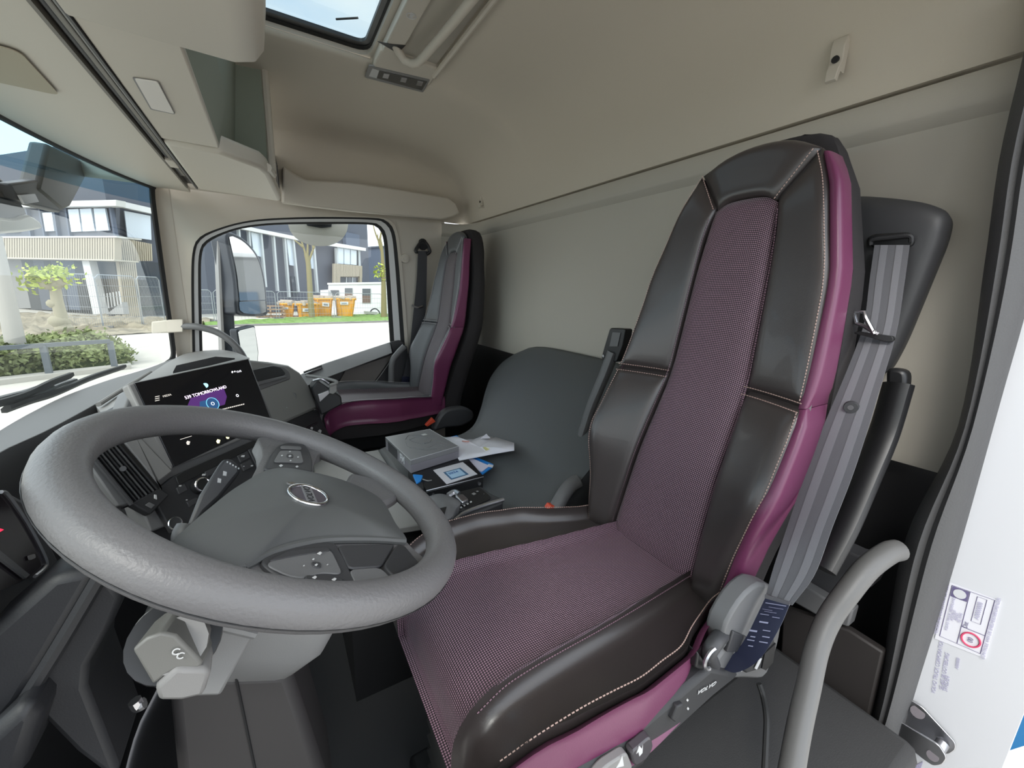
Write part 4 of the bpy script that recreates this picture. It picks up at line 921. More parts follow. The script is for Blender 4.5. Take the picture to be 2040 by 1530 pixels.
cen = ZB(955, 890, -.527); mb = MB(); n = len(pts); mid2 = [p.lerp(cen, .5) + V((0, 0, .004 * math.sin(i * 2.1))) for i, p in enumerate(pts)]
mb.add(pts + mid2 + [cen], [(i, (i + 1) % n, n + (i + 1) % n, n + i) for i in range(n)] + [(n + i, n + (i + 1) % n, 2 * n) for i in range(n)])
eo_ = mb.out('paper_sheet', wp_, en, sharp=20); eo_.modifiers.new('s', 'SOLIDIFY').thickness = .002
MB().add([ZB(956, 874, -.52), ZB(966, 871, -.522), ZB(977, 873, -.524), ZB(969, 864, -.505)], [(0, 1, 3), (1, 2, 3), (0, 3, 2)]).out('paper_fold', wp_, en)
MB().prism([ZB(u, v, -.519) for u, v in [(962, 892), (972, 889), (980, 893), (968, 898)]], (0, 0, .001)).out('label', mat('pale_yellow_print', (.62, .60, .28), .7), en)
MB().prism([ZB(u, v, -.5185) for u, v in [(920, 878), (935, 879), (934, 881), (921, 880)]], (0, 0, .001)).out('label', mat('pale_red_print', (.62, .34, .30), .7), en)
bf = MB().prism([ZB(u, v, -.530) for u, v in [(894, 872), (910, 868), (918, 875), (905, 880)]], (0, 0, .002)).out('blue_sleeve', mat('blue_plastic', (.02, .22, .62), .3)); tag(bf, 'blue sleeve peeping out behind the grey box and white paper', 'sleeve')
ky = thing('key_bunch', 'truck keys with a blue tag lying at the end of the black case', 'keys', ZB(835, 960, -.56))
MB().prism(roundpoly([ZB(u, v, -.535) for u, v in [(822, 948), (843, 950), (838, 962), (830, 966)]], .006), (0, 0, .006)).out('key_tag', mat('blue_plastic', (.02, .22, .62), .3), ky, bevel=.001)
MB().tube([ZB(842, 955, -.533), ZB(852, 958, -.534), ZB(860, 957, -.534)], .0022, 6).out('key_blade', steel, ky)
MB().prism(roundpoly([ZB(u, v, -.545) for u, v in [(828, 966), (842, 966), (846, 982), (832, 984)]], .008), (0, 0, .012)).out('key_fob', blackp, ky, bevel=.003)

# ------------------------------------------------------------------ gear selector on the seat's inner side
gs = thing('gear_selector', 'gear selector with grey lever and silver edged black panel beside the driver seat', 'gear selector', ZB(930, 1000, -.56))
gz = -.515
MB().prism(roundpoly([ZB(u, v, gz) for u, v in [(875, 1025), (893, 985), (958, 968), (976, 982), (998, 992), (1004, 1000), (935, 1028), (890, 1045)]], .01), (0, 0, -.05)).out('selector_base', dgrey, gs, bevel=.004)
MB().prism(roundpoly([ZB(u, v, gz + .003) for u, v in [(912, 980), (955, 970), (974, 986), (978, 993), (925, 1016), (905, 1020)]], .006), (0, 0, -.004)).out('selector_panel', blackp, gs, bevel=.001)
MB().tube([ZB(1003, 995, gz + .004), ZB(960, 1008, gz + .004), ZB(925, 1022, gz + .004), ZB(905, 1036, gz + .004)], .005, 8).out('silver_edge', silver, gs)
MB().tube([ZB(893, 988, gz + .012), ZB(905, 981, gz + .016), ZB(914, 985, gz + .014)], .008, 8).out('lever_collar', silver, gs)
MB().prism(roundpoly([ZB(u, v, gz + .016) for u, v in [(906, 986), (922, 983), (934, 994), (920, 1000)]], .005), (0, 0, -.012)).out('lever_neck', steel, gs, bevel=.003)
kb = [ZB(u, v, gz + .03) for u, v in [(846, 996), (862, 986), (880, 984), (905, 992), (918, 1002), (908, 1014), (900, 1030), (886, 1034), (872, 1022), (860, 1012)]]
dome('lever_knob', cat(kb, 40, True), .014, .03, greyp, gs, nrm=V((.1, -.2, 1)).normalized())
MB().prism([ZB(u, v, gz + .046) for u, v in [(868, 1015), (890, 1010), (885, 1028), (876, 1022)]], (0, 0, .001)).out('lever_button', blackp, gs)
for k in range(4): MB().prism([ZB(u + k * 6.5, v - k * 3.6, gz + .0045) for u, v in [(916, 1011), (919, 1009), (921, 1011), (918, 1013)]], (0, 0, .0006)).out('printed_symbol', whitemark, gs)
for u, v, w in ((951, 979, 3), (944, 984, 5), (964, 984, 1)): MB().prism([ZB(u - w, v, gz + .0045), ZB(u, v - w * .5, gz + .0045), ZB(u + w, v, gz + .0045), ZB(u, v + w * .5, gz + .0045)], (0, 0, .0006)).out('printed_symbol', lgrey, gs)

# ------------------------------------------------------------------ parts that belong to the driver seat
D = drv
def DYp(u, v, y): return Y_(u, v, y)
# folded inner armrest
MB().tube([X_(1222, 700, .86), X_(1205, 745, .85), X_(1178, 810, .83), X_(1160, 865, .81), X_(1148, 892, .80)], lambda t: .018 - .003 * t, 12, flat=1.6, n=24).out('inner_armrest', greyp, D)
MB().prism(roundpoly([X_(u, v, .845) for u, v in [(1215, 653), (1246, 655), (1240, 690), (1228, 722), (1197, 715), (1204, 690)]], .008), (.03, 0, 0)).out('armrest_hinge', blackp, D, bevel=.004)
for u, v in ((1203, 709), (1215, 712)): p = X_(u, v, .844); MB().cyl(p, p + V((-.003, 0, 0)), .004, 10).out('screw', steel, D)
MB().prism([X_(u, v, .843) for u, v in [(1220, 662), (1236, 663), (1230, 690), (1214, 690)]], (.002, 0, 0)).out('hinge_slot', greyp, D)
# outer folded armrest behind the belt
MB().tube([X_(1790, 765, .955), X_(1760, 865, .93), X_(1722, 955, .88), X_(1680, 1050, .82), X_(1636, 1132, .77)], .019, 12, flat=1.5, n=30).out('outer_armrest', blackp, D)
MB().prism(roundpoly([X_(u, v, .94) for u, v in [(1764, 732), (1806, 738), (1806, 770), (1792, 800), (1764, 796)]], .012), (.03, 0, 0)).out('armrest_pivot', blackp, D, bevel=.006)
MB().tube([X_(1788, 800, .935), X_(1752, 890, .90), X_(1700, 1000, .84), X_(1640, 1120, .765)], .004, 6).out('armrest_edge', lgrey, D)
# buckle on the inner side
MB().tube([Y_(1152, 958, .80), Y_(1136, 968, .80), Y_(1120, 990, .79), Y_(1106, 1016, .78)], .016, 12, flat=1.3).out('buckle_stalk', greyp, D)
MB().prism([Y_(u, v, .775) for u, v in [(1092, 1016), (1098, 1007), (1112, 1009), (1110, 1018)]], (0, .02, 0)).out('buckle_button', redm, D, bevel=.002)
# recliner cover and switches on the outer flank
MB().prism(cat([Y_(u, v, .262) for u, v in [(1560, 1190), (1521, 1163), (1496, 1174), (1472, 1200), (1446, 1246), (1441, 1275), (1443, 1298), (1420, 1322), (1400, 1335), (1440, 1352), (1480, 1352), (1518, 1352), (1530, 1338), (1552, 1275)]], 40, True), (0, .03, 0)).out('flank_cover', greyp, D, bevel=.005)
MB().prism([Y_(u, v, .258) for u, v in [(1462, 1258), (1490, 1270), (1482, 1300), (1448, 1300)]], (0, .006, 0)).out('cover_pocket', dgrey, D, bevel=.002)
MB().prism([Y_(u, v, .252) for u, v in [(1487, 1342), (1478, 1335), (1500, 1304), (1543, 1268), (1544, 1290), (1520, 1332)]], (0, .012, 0)).out('switch_block', softblack, D, bevel=.003)
MB().prism([Y_(u, v, .250) for u, v in [(1518, 1332), (1524, 1302), (1546, 1282), (1540, 1320), (1526, 1336)]], (0, .004, 0)).out('switch_block', blackp, D)
for u, v in ((1482, 1324), (1512, 1320)):
    MB().prism([Y_(u + a, v + b, .2495) for a, b in ((-8, 12), (-2, 0), (2, -8), (6, -8), (2, 2), (-4, 14))], (0, .001, 0)).out('printed_symbol', whitemark, D)
MB().tube([Y_(1440, 1262, .272), Y_(1424, 1280, .262), Y_(1412, 1302, .262), Y_(1420, 1322, .268)], .011, 10).out('adjust_knob', dgrey, D)
MB().tube(arc(Y_(1418, 1312, .255), (1, 0, 0), (0, 0, 1), .016, 1.2, 4.6, 10), .003, 6).out('knob_ring', silver, D)
MB().prism([Y_(u, v, .262) for u, v in [(1392, 1300), (1408, 1322), (1422, 1334), (1416, 1344), (1386, 1332)]], (0, .02, 0)).out('flank_opening', blackp, D, bevel=.003)
MB().prism([Y_(u, v, .255) for u, v in [(1130, 1560), (1290, 1440), (1385, 1360), (1420, 1330), (1478, 1345), (1420, 1392), (1330, 1475), (1240, 1560)]], (0, .05, 0)).out('skirt', softblack, D, bevel=.008)
sk1 = (Y_(1424, 1362, .253) - Y_(1392, 1380, .253)).normalized()
text('seat_lettering', 'VOLVO', .014, Y_(1408, 1371, .2538), sk1, V((0, -.2, 1)), whitemark, D)
MB().prism(roundpoly([Y_(u, v, .243) for u, v in [(1258, 1500), (1275, 1486), (1298, 1466), (1302, 1490), (1290, 1512), (1264, 1530)]], .01), (0, .012, 0)).out('seat_button', mat('glossy_dark_button', (.06, .055, .06), .25), D, bevel=.005)
MB().prism(roundpoly([Y_(u, v, .245) for u, v in [(1180, 1560), (1204, 1530), (1250, 1500), (1262, 1530), (1240, 1560)]], .008), (0, .012, 0)).out('seat_button', lgrey, D, bevel=.004, label='pale grey seat button')
MB().prism([Y_(u, v, .2425) for u, v in [(1268, 1502), (1274, 1486), (1279, 1492), (1281, 1484), (1280, 1500), (1274, 1507), (1272, 1498)]], (0, .001, 0)).out('printed_symbol', whitemark, D)
MB().prism([Y_(u, v, .2445) for u, v in [(1234, 1520), (1240, 1506), (1243, 1526), (1228, 1530)]], (0, .001, 0)).out('printed_symbol', whitemark, D)
MB().prism([Y_(u, v, .249) for u, v in [(1338, 1434), (1350, 1408), (1362, 1402), (1360, 1420), (1346, 1440)]], (0, .01, 0)).out('seat_switch', softblack, D, bevel=.002)
for u, v in ((1370, 1395), (1371, 1412)): MB().prism([Y_(u + a, v + b, .2535) for a, b in ((-2, 1), (0, -3), (2, 0), (0, 3))], (0, .001, 0)).out('printed_symbol', whitemark, D)

# passenger seat's buckle
MB().prism(cat([Y_(u, v, 1.70) for u, v in [(864, 860), (870, 842), (882, 823), (898, 814), (925, 812), (944, 822), (942, 838), (920, 850), (890, 853)]], 36, True), (0, .045, 0)).out('buckle_cover', dgrey, pas, bevel=.012)
MB().prism([Y_(u, v, 1.68) for u, v in [(848, 848), (862, 833), (868, 840), (852, 850)]], (0, .02, 0)).out('buckle_button', redm, pas, bevel=.002)

# ------------------------------------------------------------------ belts
belt_m = mat('grey_belt_webbing', (.115, .115, .125), .5, bump=.2, bscale=900)
belt_s = mat('grey_belt_stripe', (.185, .185, .20), .45, bump=.2, bscale=900)
pp = thing('belt_pillar_cover', 'dark grey moulded cover on the door post where driver belt comes out', 'cover', X_(1790, 480, 1.0))
pc_ = [X_(u, v, 1.0) for u, v in [(1660, 395), (1715, 390), (1790, 396), (1850, 405), (1898, 425), (1888, 475), (1800, 690), (1760, 760), (1690, 700), (1660, 560)]]
dome('cover_panel', roundpoly(pc_, .035, 6), .022, .04, dgrey, pp, nrm=V((-1, -.15, 0)).normalized(), pw=9)
MB().prism(roundpoly([X_(u, v, .972) for u, v in [(1726, 474), (1740, 466), (1812, 462), (1822, 474), (1818, 490), (1738, 496)]], .008), (.012, 0, 0)).out('belt_slot', blackp, pp, bevel=.003)
MB().tube([X_(1734, 488, .968), X_(1738, 478, .966), X_(1775, 473, .966), X_(1812, 470, .966), X_(1816, 482, .968)], .004, 8).out('slot_lip', softblack, pp)
db = thing('driver_seat_belt', 'grey seat belt hanging beside the driver seat, printed tag at its end', 'seat belt', X_(1550, 1200, .63))
rows = [(488, 1742, 1812, .962), (560, 1732, 1802, .935), (640, 1722, 1790, .90), (690, 1706, 1778, .872), (760, 1678, 1757, .825), (850, 1640, 1730, .782), (950, 1602, 1697, .738), (1050, 1568, 1658, .695), (1130, 1541, 1623, .660), (1192, 1524, 1578, .632)]
def ribbon(nm, rows, a, b, m, par, d=0, n=50, th=.0016):
    l = [X_(lerp(xl, xr, a), y + (xr - xl) * .0 + lerp(0, 14, a) * (y > 1100), X - d) for y, xl, xr, X in rows]; r = [X_(lerp(xl, xr, b), y + lerp(0, 14, b) * (y > 1100), X - d) for y, xl, xr, X in rows]
    return MB().slab(ruled(l, r, n, 3), (th, 0, .0)).out(nm, m, par)
ribbon('webbing', rows, 0, 1, belt_m, db)
ribbon('belt_stripe', rows, .18, .38, belt_s, db, .0008, th=.0006); ribbon('belt_stripe', rows, .62, .82, belt_s, db, .0008, th=.0006)
lr = [(1192, 1524, 1572, .631), (1230, 1506, 1556, .612), (1270, 1486, 1534, .595), (1300, 1464, 1512, .580), (1318, 1440, 1488, .568), (1326, 1424, 1462, .560), (1318, 1412, 1440, .558)]
ribbon('belt_tag', lr, 0, 1, mat('navy_label', (.022, .026, .055), .35), db, .001)
navy = mat('label_print', (.42, .44, .62), .5)
rnd = random.Random(11)
for k, (t, a, b, w) in enumerate([(.03, .1, .95, .02), (.09, .3, .9, .012), (.14, .1, .5, .01), (.17, .2, .7, .012), (.22, .1, .45, .018), (.24, .6, .9, .018), (.34, .2, .55, .05), (.47, .5, .8, .028), (.50, .0, .3, .06), (.57, .6, .9, .032), (.60, .15, .35, .035), (.66, .1, .4, .03), (.66, .6, .95, .03), (.75, .3, .5, .03)]):
    yl = lerp(1196, 1312, t); xl = interp(yl, [r[0] for r in lr[:5]], [r[1] for r in lr[:5]]); xr = interp(yl, [r[0] for r in lr[:5]], [r[2] for r in lr[:5]]); X = interp(yl, [r[0] for r in lr[:5]], [r[3] for r in lr[:5]]) - .003; h = w * 55
    MB().prism([X_(lerp(xl, xr, a), yl + 8 * a, X), X_(lerp(xl, xr, b), yl + 8 * b, X), X_(lerp(xl, xr, b) - 1, yl + 8 * b + h, X - .001), X_(lerp(xl, xr, a) - 1, yl + 8 * a + h, X - .001)], (.0003, 0, 0)).out('label_print', navy, db)
MB().prism([X_(u, v, .630) for u, v in [(1524, 1184), (1574, 1200), (1572, 1207), (1523, 1192)]], (.002, 0, 0)).out('tag_hem', silver, db)
# tongue and stopper
MB().prism(roundpoly([X_(u, v, .868) for u, v in [(1700, 664), (1706, 660), (1778, 670), (1780, 678), (1770, 682)]], .003), (.010, 0, 0)).out('tongue_body', blackp, db, bevel=.003)
MB().tube([X_(1742, 666, .862), X_(1725, 634, .868), X_(1722, 622, .87), X_(1700, 620, .875), X_(1706, 644, .872), X_(1722, 650, .87), X_(1742, 662, .862)], .0035, 8, smooth=False).out('tongue_plate', steel, db)
MB().prism([X_(u, v, .863) for u, v in [(1738, 657), (1752, 663), (1748, 667), (1736, 664)]], (.004, 0, 0)).out('tongue_plate', chrome, db)
p = X_(1696, 811, .798); MB().cyl(p, p + V((-.005, -.001, 0)), .0105, 24, .009).out('belt_button', dgrey, db); MB().cyl(p + V((-.005, -.001, 0)), p + V((-.0065, -.001, 0)), .004, 16).out('belt_button', greyp, db)
pb = thing('passenger_seat_belt', 'dark seat belt hanging between passenger window and passenger seat', 'seat belt', Y_(812, 790, 2.28))
def prib(nm, rows, m, par, th=.002): 
    return MB().slab(ruled([Y_(xl, y, Y0) for y, xl, xr, Y0 in rows], [Y_(xr, y, Y0) for y, xl, xr, Y0 in rows], 30, 3), (0, th, 0)).out(nm, m, par)
pbm = mat('dark_belt_webbing', (.045, .045, .050), .6)
prib('webbing', [(500, 833, 851, 2.335), (560, 830, 850, 2.33), (620, 824, 848, 2.32), (690, 816, 838, 2.31), (750, 803, 816, 2.30), (762, 801, 815, 2.30)], pbm, pb)
prib('belt_tag', [(750, 801, 816, 2.297), (763, 800, 815, 2.297)], mat('navy_label', (.022, .026, .055), .35), pb)
prib('belt_end', [(763, 800, 815, 2.30), (800, 798, 815, 2.30)], greyp, pb)
MB().tube([Y_(832, 502, 2.335), Y_(828, 500, 2.335), Y_(838, 484, 2.335), Y_(848, 484, 2.335), Y_(856, 500, 2.335), Y_(850, 507, 2.335)], .010, 8).out('belt_guide', blackp, pb)
MB().tube([Y_(842, 482, 2.36), Y_(843, 492, 2.33)], .024, 10).out('belt_guide_hood', softblack, pb)
MB().tube([Y_(820, 608, 2.315), Y_(832, 613, 2.31), Y_(842, 610, 2.31)], .006, 6).out('tongue', steel, pb)
ph = MB(); ph.tube([Y_(806, 690, 2.24), Y_(792, 705, 2.24), Y_(781, 725, 2.24), Y_(780, 785, 2.24)], .018, 10, n=24); pho = ph.out('seat_side_rail', greyp); tag(pho, 'grey curved rail upright between passenger door and passenger seat', 'rail')

# ------------------------------------------------------------------ door opening: grab bar, sill, striker, stickers, cable
gb = thing('entry_grab_bar', 'thick bent grey grab bar on the door post beside the driver seat', 'handle', X_(1640, 1250, .75))
MB().tube([X_(1788, 1096, .905), X_(1768, 1102, .88), X_(1728, 1132, .83), X_(1690, 1178, .79), X_(1652, 1232, .755), X_(1628, 1290, .72), X_(1610, 1370, .67), X_(1592, 1450, .62), X_(1572, 1560, .56)], lambda t: lerp(.0175, .0155, t), 18, n=60).out('bar', mat('bar_grey', (.115, .112, .108), .45, bump=.08, bscale=700), gb, sharp=80)
sb = MB().box((.62, .22, -.93), (.62, .26, .34)).out('sill_cover', mat('charcoal_carpet', (.034, .033, .033), .85, bump=.3, bscale=500), bevel=.02); tag(sb, 'black carpeted cover on the floor outside the driver seat', 'cover')
st = thing('door_sill', 'dark grey plastic sill with steps between grab bar and wall', 'sill', X_(1680, 1200, .93))
MB().prism([X_(u, v, .97) for u, v in [(1640, 1075), (1705, 1106), (1762, 1120), (1735, 1170), (1650, 1200), (1595, 1165)]], (.05, 0, 0)).out('step', dgrey, st, bevel=.004)
MB().prism([X_(u, v, .94) for u, v in [(1590, 1160), (1640, 1190), (1700, 1215), (1690, 1250), (1630, 1228), (1580, 1200)]], (.03, 0, 0)).out('step', greyp, st, bevel=.004)
MB().prism([X_(u, v, .95) for u, v in [(1560, 1210), (1690, 1255), (1760, 1300), (1700, 1560), (1540, 1560)]], (.02, 0, 0)).out('sill_panel', mat('dark_brown_plastic', (.030, .026, .025), .6), st, bevel=.004)
MB().prism([X_(u, v, .94) for u, v in [(1520, 1345), (1600, 1398), (1690, 1482), (1680, 1510), (1600, 1440), (1520, 1370)]], (.02, 0, 0)).out('step', dgrey, st, bevel=.004)
cb = MB().tube([Y_(1512, 1362, .235), Y_(1520, 1388, .225), Y_(1527, 1430, .205), Y_(1526, 1480, .19), Y_(1522, 1560, .17)], .0042, 8, n=30).out('black_cable', rubber); tag(cb, 'thin black cable hanging down beside the grab bar', 'cable')
skr = thing('door_striker', 'steel door striker bracket bolted to the white door jamb', 'striker', X_(1830, 1450, .99))
def JX(u, v, d=0): return X_(u, v, 1.0 - d)
MB().prism(roundpoly([JX(u, v, .004) for u, v in [(1780, 1385), (1800, 1383), (1838, 1406), (1905, 1478), (1905, 1492), (1890, 1502), (1866, 1492), (1778, 1428)]], .006), (-.004, 0, 0)).out('upper_plate', steel, skr, bevel=.001)
MB().prism(roundpoly([JX(u, v, .034) for u, v in [(1772, 1425), (1782, 1428), (1872, 1482), (1888, 1508), (1878, 1522), (1860, 1524), (1840, 1510), (1776, 1458)]], .006), (-.004, 0, 0)).out('lower_plate', steel, skr, bevel=.001)
MB().cyl(JX(1878, 1480, .008), JX(1862, 1503, .034), .009, 18).out('striker_pin', steel, skr)
MB().cyl(JX(1828, 1419, .007), JX(1828, 1419, .012), .010, 18).out('bolt', mat('dark_steel', (.10, .09, .10), .4, metal=.8), skr)
MB().cyl(JX(1858, 1506, .037), JX(1858, 1506, .041), .008, 16).out('bolt', mat('dark_steel', (.10, .09, .10), .4, metal=.8), skr)
MB().prism([JX(u, v, .004) for u, v in [(1775, 1400), (1784, 1404), (1778, 1455), (1770, 1450)]], (-.034, 0, 0)).out('bracket_web', steel, skr)
stk = thing('jamb_sticker', 'white inspection sticker with red ring on the door jamb', 'sticker', X_(1930, 1225, .999))
ink = mat('violet_ink', (.13, .11, .22), .6); pink = mat('lilac_ink', (.42, .40, .55), .6)
MB().prism([JX(u, v, .0008) for u, v in [(1892, 1160), (1995, 1198), (1964, 1312), (1862, 1272)]], (-.0006, 0, 0)).out('sticker_sheet', mat('sticker_white', (.74, .74, .79), .4), stk)
c0, c1, c3 = JX(1897, 1166, .0018), JX(1982, 1196, .0018), JX(1872, 1267, .0018)
def KP(a, b): return c0 + (c1 - c0) * a + (c3 - c0) * b
def kl(pts, w=.0005, m=ink, nm='printed_line', closed=False): return MB().tube([KP(a, b) for a, b in pts], w, 4, smooth=False, closed=closed).out(nm, m, stk)
kl([(0, 0), (1, 0), (1, 1), (0, 1)], closed=True); kl([(.44, 0), (.44, 1)]); kl([(.44, .66), (1, .66)])
kl([(.62, .04), (.84, .04), (.84, .5), (.62, .5)], .0004, closed=True)
MB().prism([KP(a, b) for a, b in ((.02, .01), (.42, .01), (.42, .2), (.02, .2))], (-.0004, 0, 0)).out('printed_block', ink, stk)
def kring(a, b, ra, rb, w, m, nm): 
    return MB().tube([KP(a + ra * math.cos(t), b + rb * math.sin(t)) + V((-.0006, 0, 0)) for t in [2 * math.pi * k / 24 for k in range(24)]], w, 5, closed=True, smooth=False).out(nm, m, stk)
MB().prism([KP(.22 + .16 * math.cos(t), .105 + .08 * math.sin(t)) + V((-.0006, 0, 0)) for t in [2 * math.pi * k / 24 for k in range(24)]], (-.0004, 0, 0)).out('printed_oval', whitep, stk)
kring(.72, .83, .22, .12, .0014, mat('red_ink', (.62, .06, .14), .6), 'red_ring')
up_, rd_ = -(c1 - c0).normalized(), -(c3 - c0).normalized()
def kt(s, a, b, size, m=pink): return text('sticker_lettering', s, size, KP(a, b) + V((-.0012, 0, 0)), -rd_ if False else rd_, up_, m, stk, extrude=.0001)
kt('00', .72, .83, .009, ink); kt('Dat', .53, .60, .008, ink); kt('A0000000', .73, .27, .008)
for k, s in enumerate(('VOLVO TRUCK NEDERLAND', 'POSTBUS', 'BEESD', 'TEL 0345')): kt(s, .12 + k * .085, .52, .0052)
kt('CONTROLE VAN DE SNELHEIDSBEGRENZER', 1.08, .5, .0060); kt('MEDEDELING VAN DE INSTALLATEUR', -.10, .5, .0060)
pl_ = thing('jamb_lettering', 'faint lilac address lines printed on the white jamb under the sticker', 'lettering', X_(1885, 1340, .999))
jr = (JX(1885, 1262) - JX(1864, 1390)).normalized(); ju = (JX(1850, 1330) - JX(1900, 1345)).normalized()
for k, (s, u, v) in enumerate((('VOLVO TRUCK CORPORATION', 1868, 1328), ('SE-405 08 GOTEBORG', 1882, 1338), ('SWEDEN', 1886, 1362))):
    text('printed_line', s, .0078, JX(u, v, .0012), jr, ju, pink, pl_, extrude=.0001)
text('printed_line', 'A000000', .006, JX(1908, 1322, .0012), jr, ju, pink, pl_, extrude=.0001)
MB().tube([JX(1807 + 7 * math.cos(t), 1487 + 8 * math.sin(t), .001) for t in [2 * math.pi * k / 20 for k in range(20)]], .0007, 5, closed=True, smooth=False).out('printed_ring', pink, pl_)
for k in range(7): MB().prism([JX(1812 + k * 4, 1530 - k * 2, .001), JX(1815 + k * 4, 1529 - k * 2, .001), JX(1810 + k * 4, 1545 - k * 2, .001), JX(1807 + k * 4, 1546 - k * 2, .001)], (-.0003, 0, 0)).out('printed_bar', pink, pl_)
bl = MB().slab(ruled([X_(2075, 1270, 1.22), X_(2030, 1390, 1.22), X_(2010, 1470, 1.22), X_(1996, 1500, 1.22)], [X_(2250, 1250, 1.22), X_(2200, 1360, 1.22), X_(2150, 1440, 1.22), X_(2090, 1470, 1.22)], 16, 4), (.06, 0, 0)).out('side_fairing', mat('blue_paint', (.012, .15, .36), .25)); tag(bl, 'blue painted fairing behind the white door jamb', 'fairing')
# ------------------------------------------------------------------ outside, seen through the glass
GZ = -2.45
road_m = mat('pale_concrete_road', (.50, .47, .42), .9, var=.06, vscale=.6, bump=.2, bscale=30)
struct(MB().box((10, 40, GZ - .1), (220, 220, .2)).out('road', road_m))
B0 = V((-8.9, 38, GZ)); DR = V((.81, .586, 0)).normalized(); DL = V((-.64, .77, 0)).normalized()
NR = V((DR.y, -DR.x, 0)); NL = V((-DL.y, DL.x, 0))
if NR.y > 0: NR = -NR
if NL.y > 0: NL = -NL
def R_F(u, v, d=0): return PL(u, v, B0 + NR * d, NR)
def L_F(u, v, d=0): return PL(u, v, B0 + NL * d, NL)
slate = mat('slate_grey_cladding', (.075, .085, .112), .6, bump=.1, bscale=4)
slate2 = mat('dark_slate_cladding', (.035, .040, .048), .6)
slblue = mat('blue_slate_cladding', (.085, .105, .15), .6)
beige_s = mat('beige_slat', (.40, .35, .27), .7)
wglass = mat('sky_reflection_glass', (.55, .62, .70), .08, spec=.8)  # pale blue base colour carries the sky's reflection in the panes
dglass = mat('dark_window_glass', (.05, .06, .075), .06, spec=.8)
whiteb = mat('white_building_trim', (.62, .62, .62), .5)
pipe_m = mat('pale_mullion', (.45, .48, .50), .5)
conc = mat('grey_concrete_wall', (.23, .23, .23), .8, bump=.2, bscale=6)
bA = thing('office_building', 'dark slate office building with beige slatted front and white roof edge', 'building', B0)
def bpoly(nm, F, px, th, m, d=0, **kw):
    n = NR if F is R_F else NL
    return MB().prism([F(u, v, d) for u, v in px], n * -th).out(nm, m, bA, **kw)
# main body, walls behind everything
bd_ = [B0 + DL * 26, B0, B0 + DR * 24, B0 + DR * 24 + DL * 20, B0 + DL * 26 + DR * 10]
ztop = R_F(540, 463).z
MB().prism([V((p.x, p.y, GZ)) - (NR + NL) * .25 for p in bd_], (0, 0, 11.2 - GZ * 0)).out('wall', slate, bA)
bpoly('fascia', R_F, [(231, 398), (300, 414), (380, 428), (470, 446), (520, 457), (575, 468), (640, 481), (640, 487), (575, 475), (520, 464), (470, 454), (380, 437), (300, 425), (231, 410)], .5, whiteb, .6)
bpoly('fascia', L_F, [(-40, 404), (231, 398), (231, 410), (-40, 414)], .5, whiteb, .6)
bpoly('fascia', R_F, [(640, 479), (729, 494), (729, 500), (640, 487)], .5, whiteb, .9)
bpoly('penthouse', R_F, [(688, 462), (716, 468), (717, 493), (690, 488)], .5, slblue, .3)
for a, b in (((477, 455), (484, 560)), ((497, 460), (505, 565)), ((521, 463), (531, 572)), ((546, 467), (555, 580)), ((568, 471), (578, 592)), ((585, 475), (596, 582)), ((626, 485), (634, 582)), ((672, 494), (673, 545)), ((716, 497), (718, 560))):
    bpoly('mullion', R_F, [(a[0] - 1.6, a[1]), (a[0] + 1.6, a[1]), (b[0] + 1.6, b[1]), (b[0] - 1.6, b[1])], .3, pipe_m, .35)
for px, m in (([(500, 462), (517, 466), (522, 512), (506, 508)], wglass), ([(571, 476), (584, 479), (588, 530), (577, 528)], wglass), ([(619, 508), (625, 509), (627, 536), (621, 535)], wglass), ([(580, 550), (592, 552), (594, 590), (584, 590)], dglass)):
    f = bpoly('window', R_F, px, .1, m, .12)
for k in range(3):
    bpoly('window', R_F, [(673 + k * 13, 493 + k * 2), (684.5 + k * 13, 495 + k * 2), (684.5 + k * 13, 526 + k * 1), (673 + k * 13, 525 + k * 1)], .1, wglass, .3)
bpoly('window_frame', R_F, [(671, 491), (713, 498), (713, 529), (671, 526)], .1, slate2, .2)
for k in range(22):
    u = 666 + k * 2.55; bpoly('slat', R_F, [(u, 525 + k * .22), (u + 1.7, 525 + k * .22), (u + 1.7, 551 if 11 < k * 2.55 < 49 else 566), (u, 551 if 11 < k * 2.55 < 49 else 566)], .3, beige_s, .7)
bpoly('slat_backing', R_F, [(666, 525), (722, 530), (722, 553), (666, 551)], .2, mat('beige_backing', (.26, .23, .18), .8), .38)
bpoly('window', R_F, [(678, 552), (715, 553), (715, 566), (678, 566)], .2, dglass, .4)
for u in (690, 702): bpoly('mullion', R_F, [(u, 552), (u + 1, 552), (u + 1, 566), (u, 566)], .1, pipe_m, .5)
# left wing with overhanging slatted band
bpoly('wing_wall', L_F, [(-60, 404), (231, 402), (231, 476), (-60, 478)], .2, slate, .05)
for px in ([(84, 424), (103, 423), (108, 460), (90, 461)], [(135, 417), (156, 416), (162, 461), (142, 462)], [(159, 416), (181, 415), (189, 460), (165, 461)], [(186, 415), (209, 415), (217, 459), (192, 460)], [(0, 428), (30, 427), (36, 462), (4, 464)]):
    bpoly('window', L_F, px, .1, wglass, .2)
for a, b in (((129, 412), (138, 472)), ((105, 412), (114, 472)), ((76, 412), (88, 472)), ((218, 412), (228, 472)), ((50, 412), (60, 472))):
    bpoly('mullion', L_F, [(a[0] - 1.5, a[1]), (a[0] + 1.5, a[1]), (b[0] + 1.5, b[1]), (b[0] - 1.5, b[1])], .2, slblue, .25)
bpoly('window', R_F, [(248, 420), (300, 430), (302, 478), (254, 472)], .1, wglass, .2)
mb = MB(); 
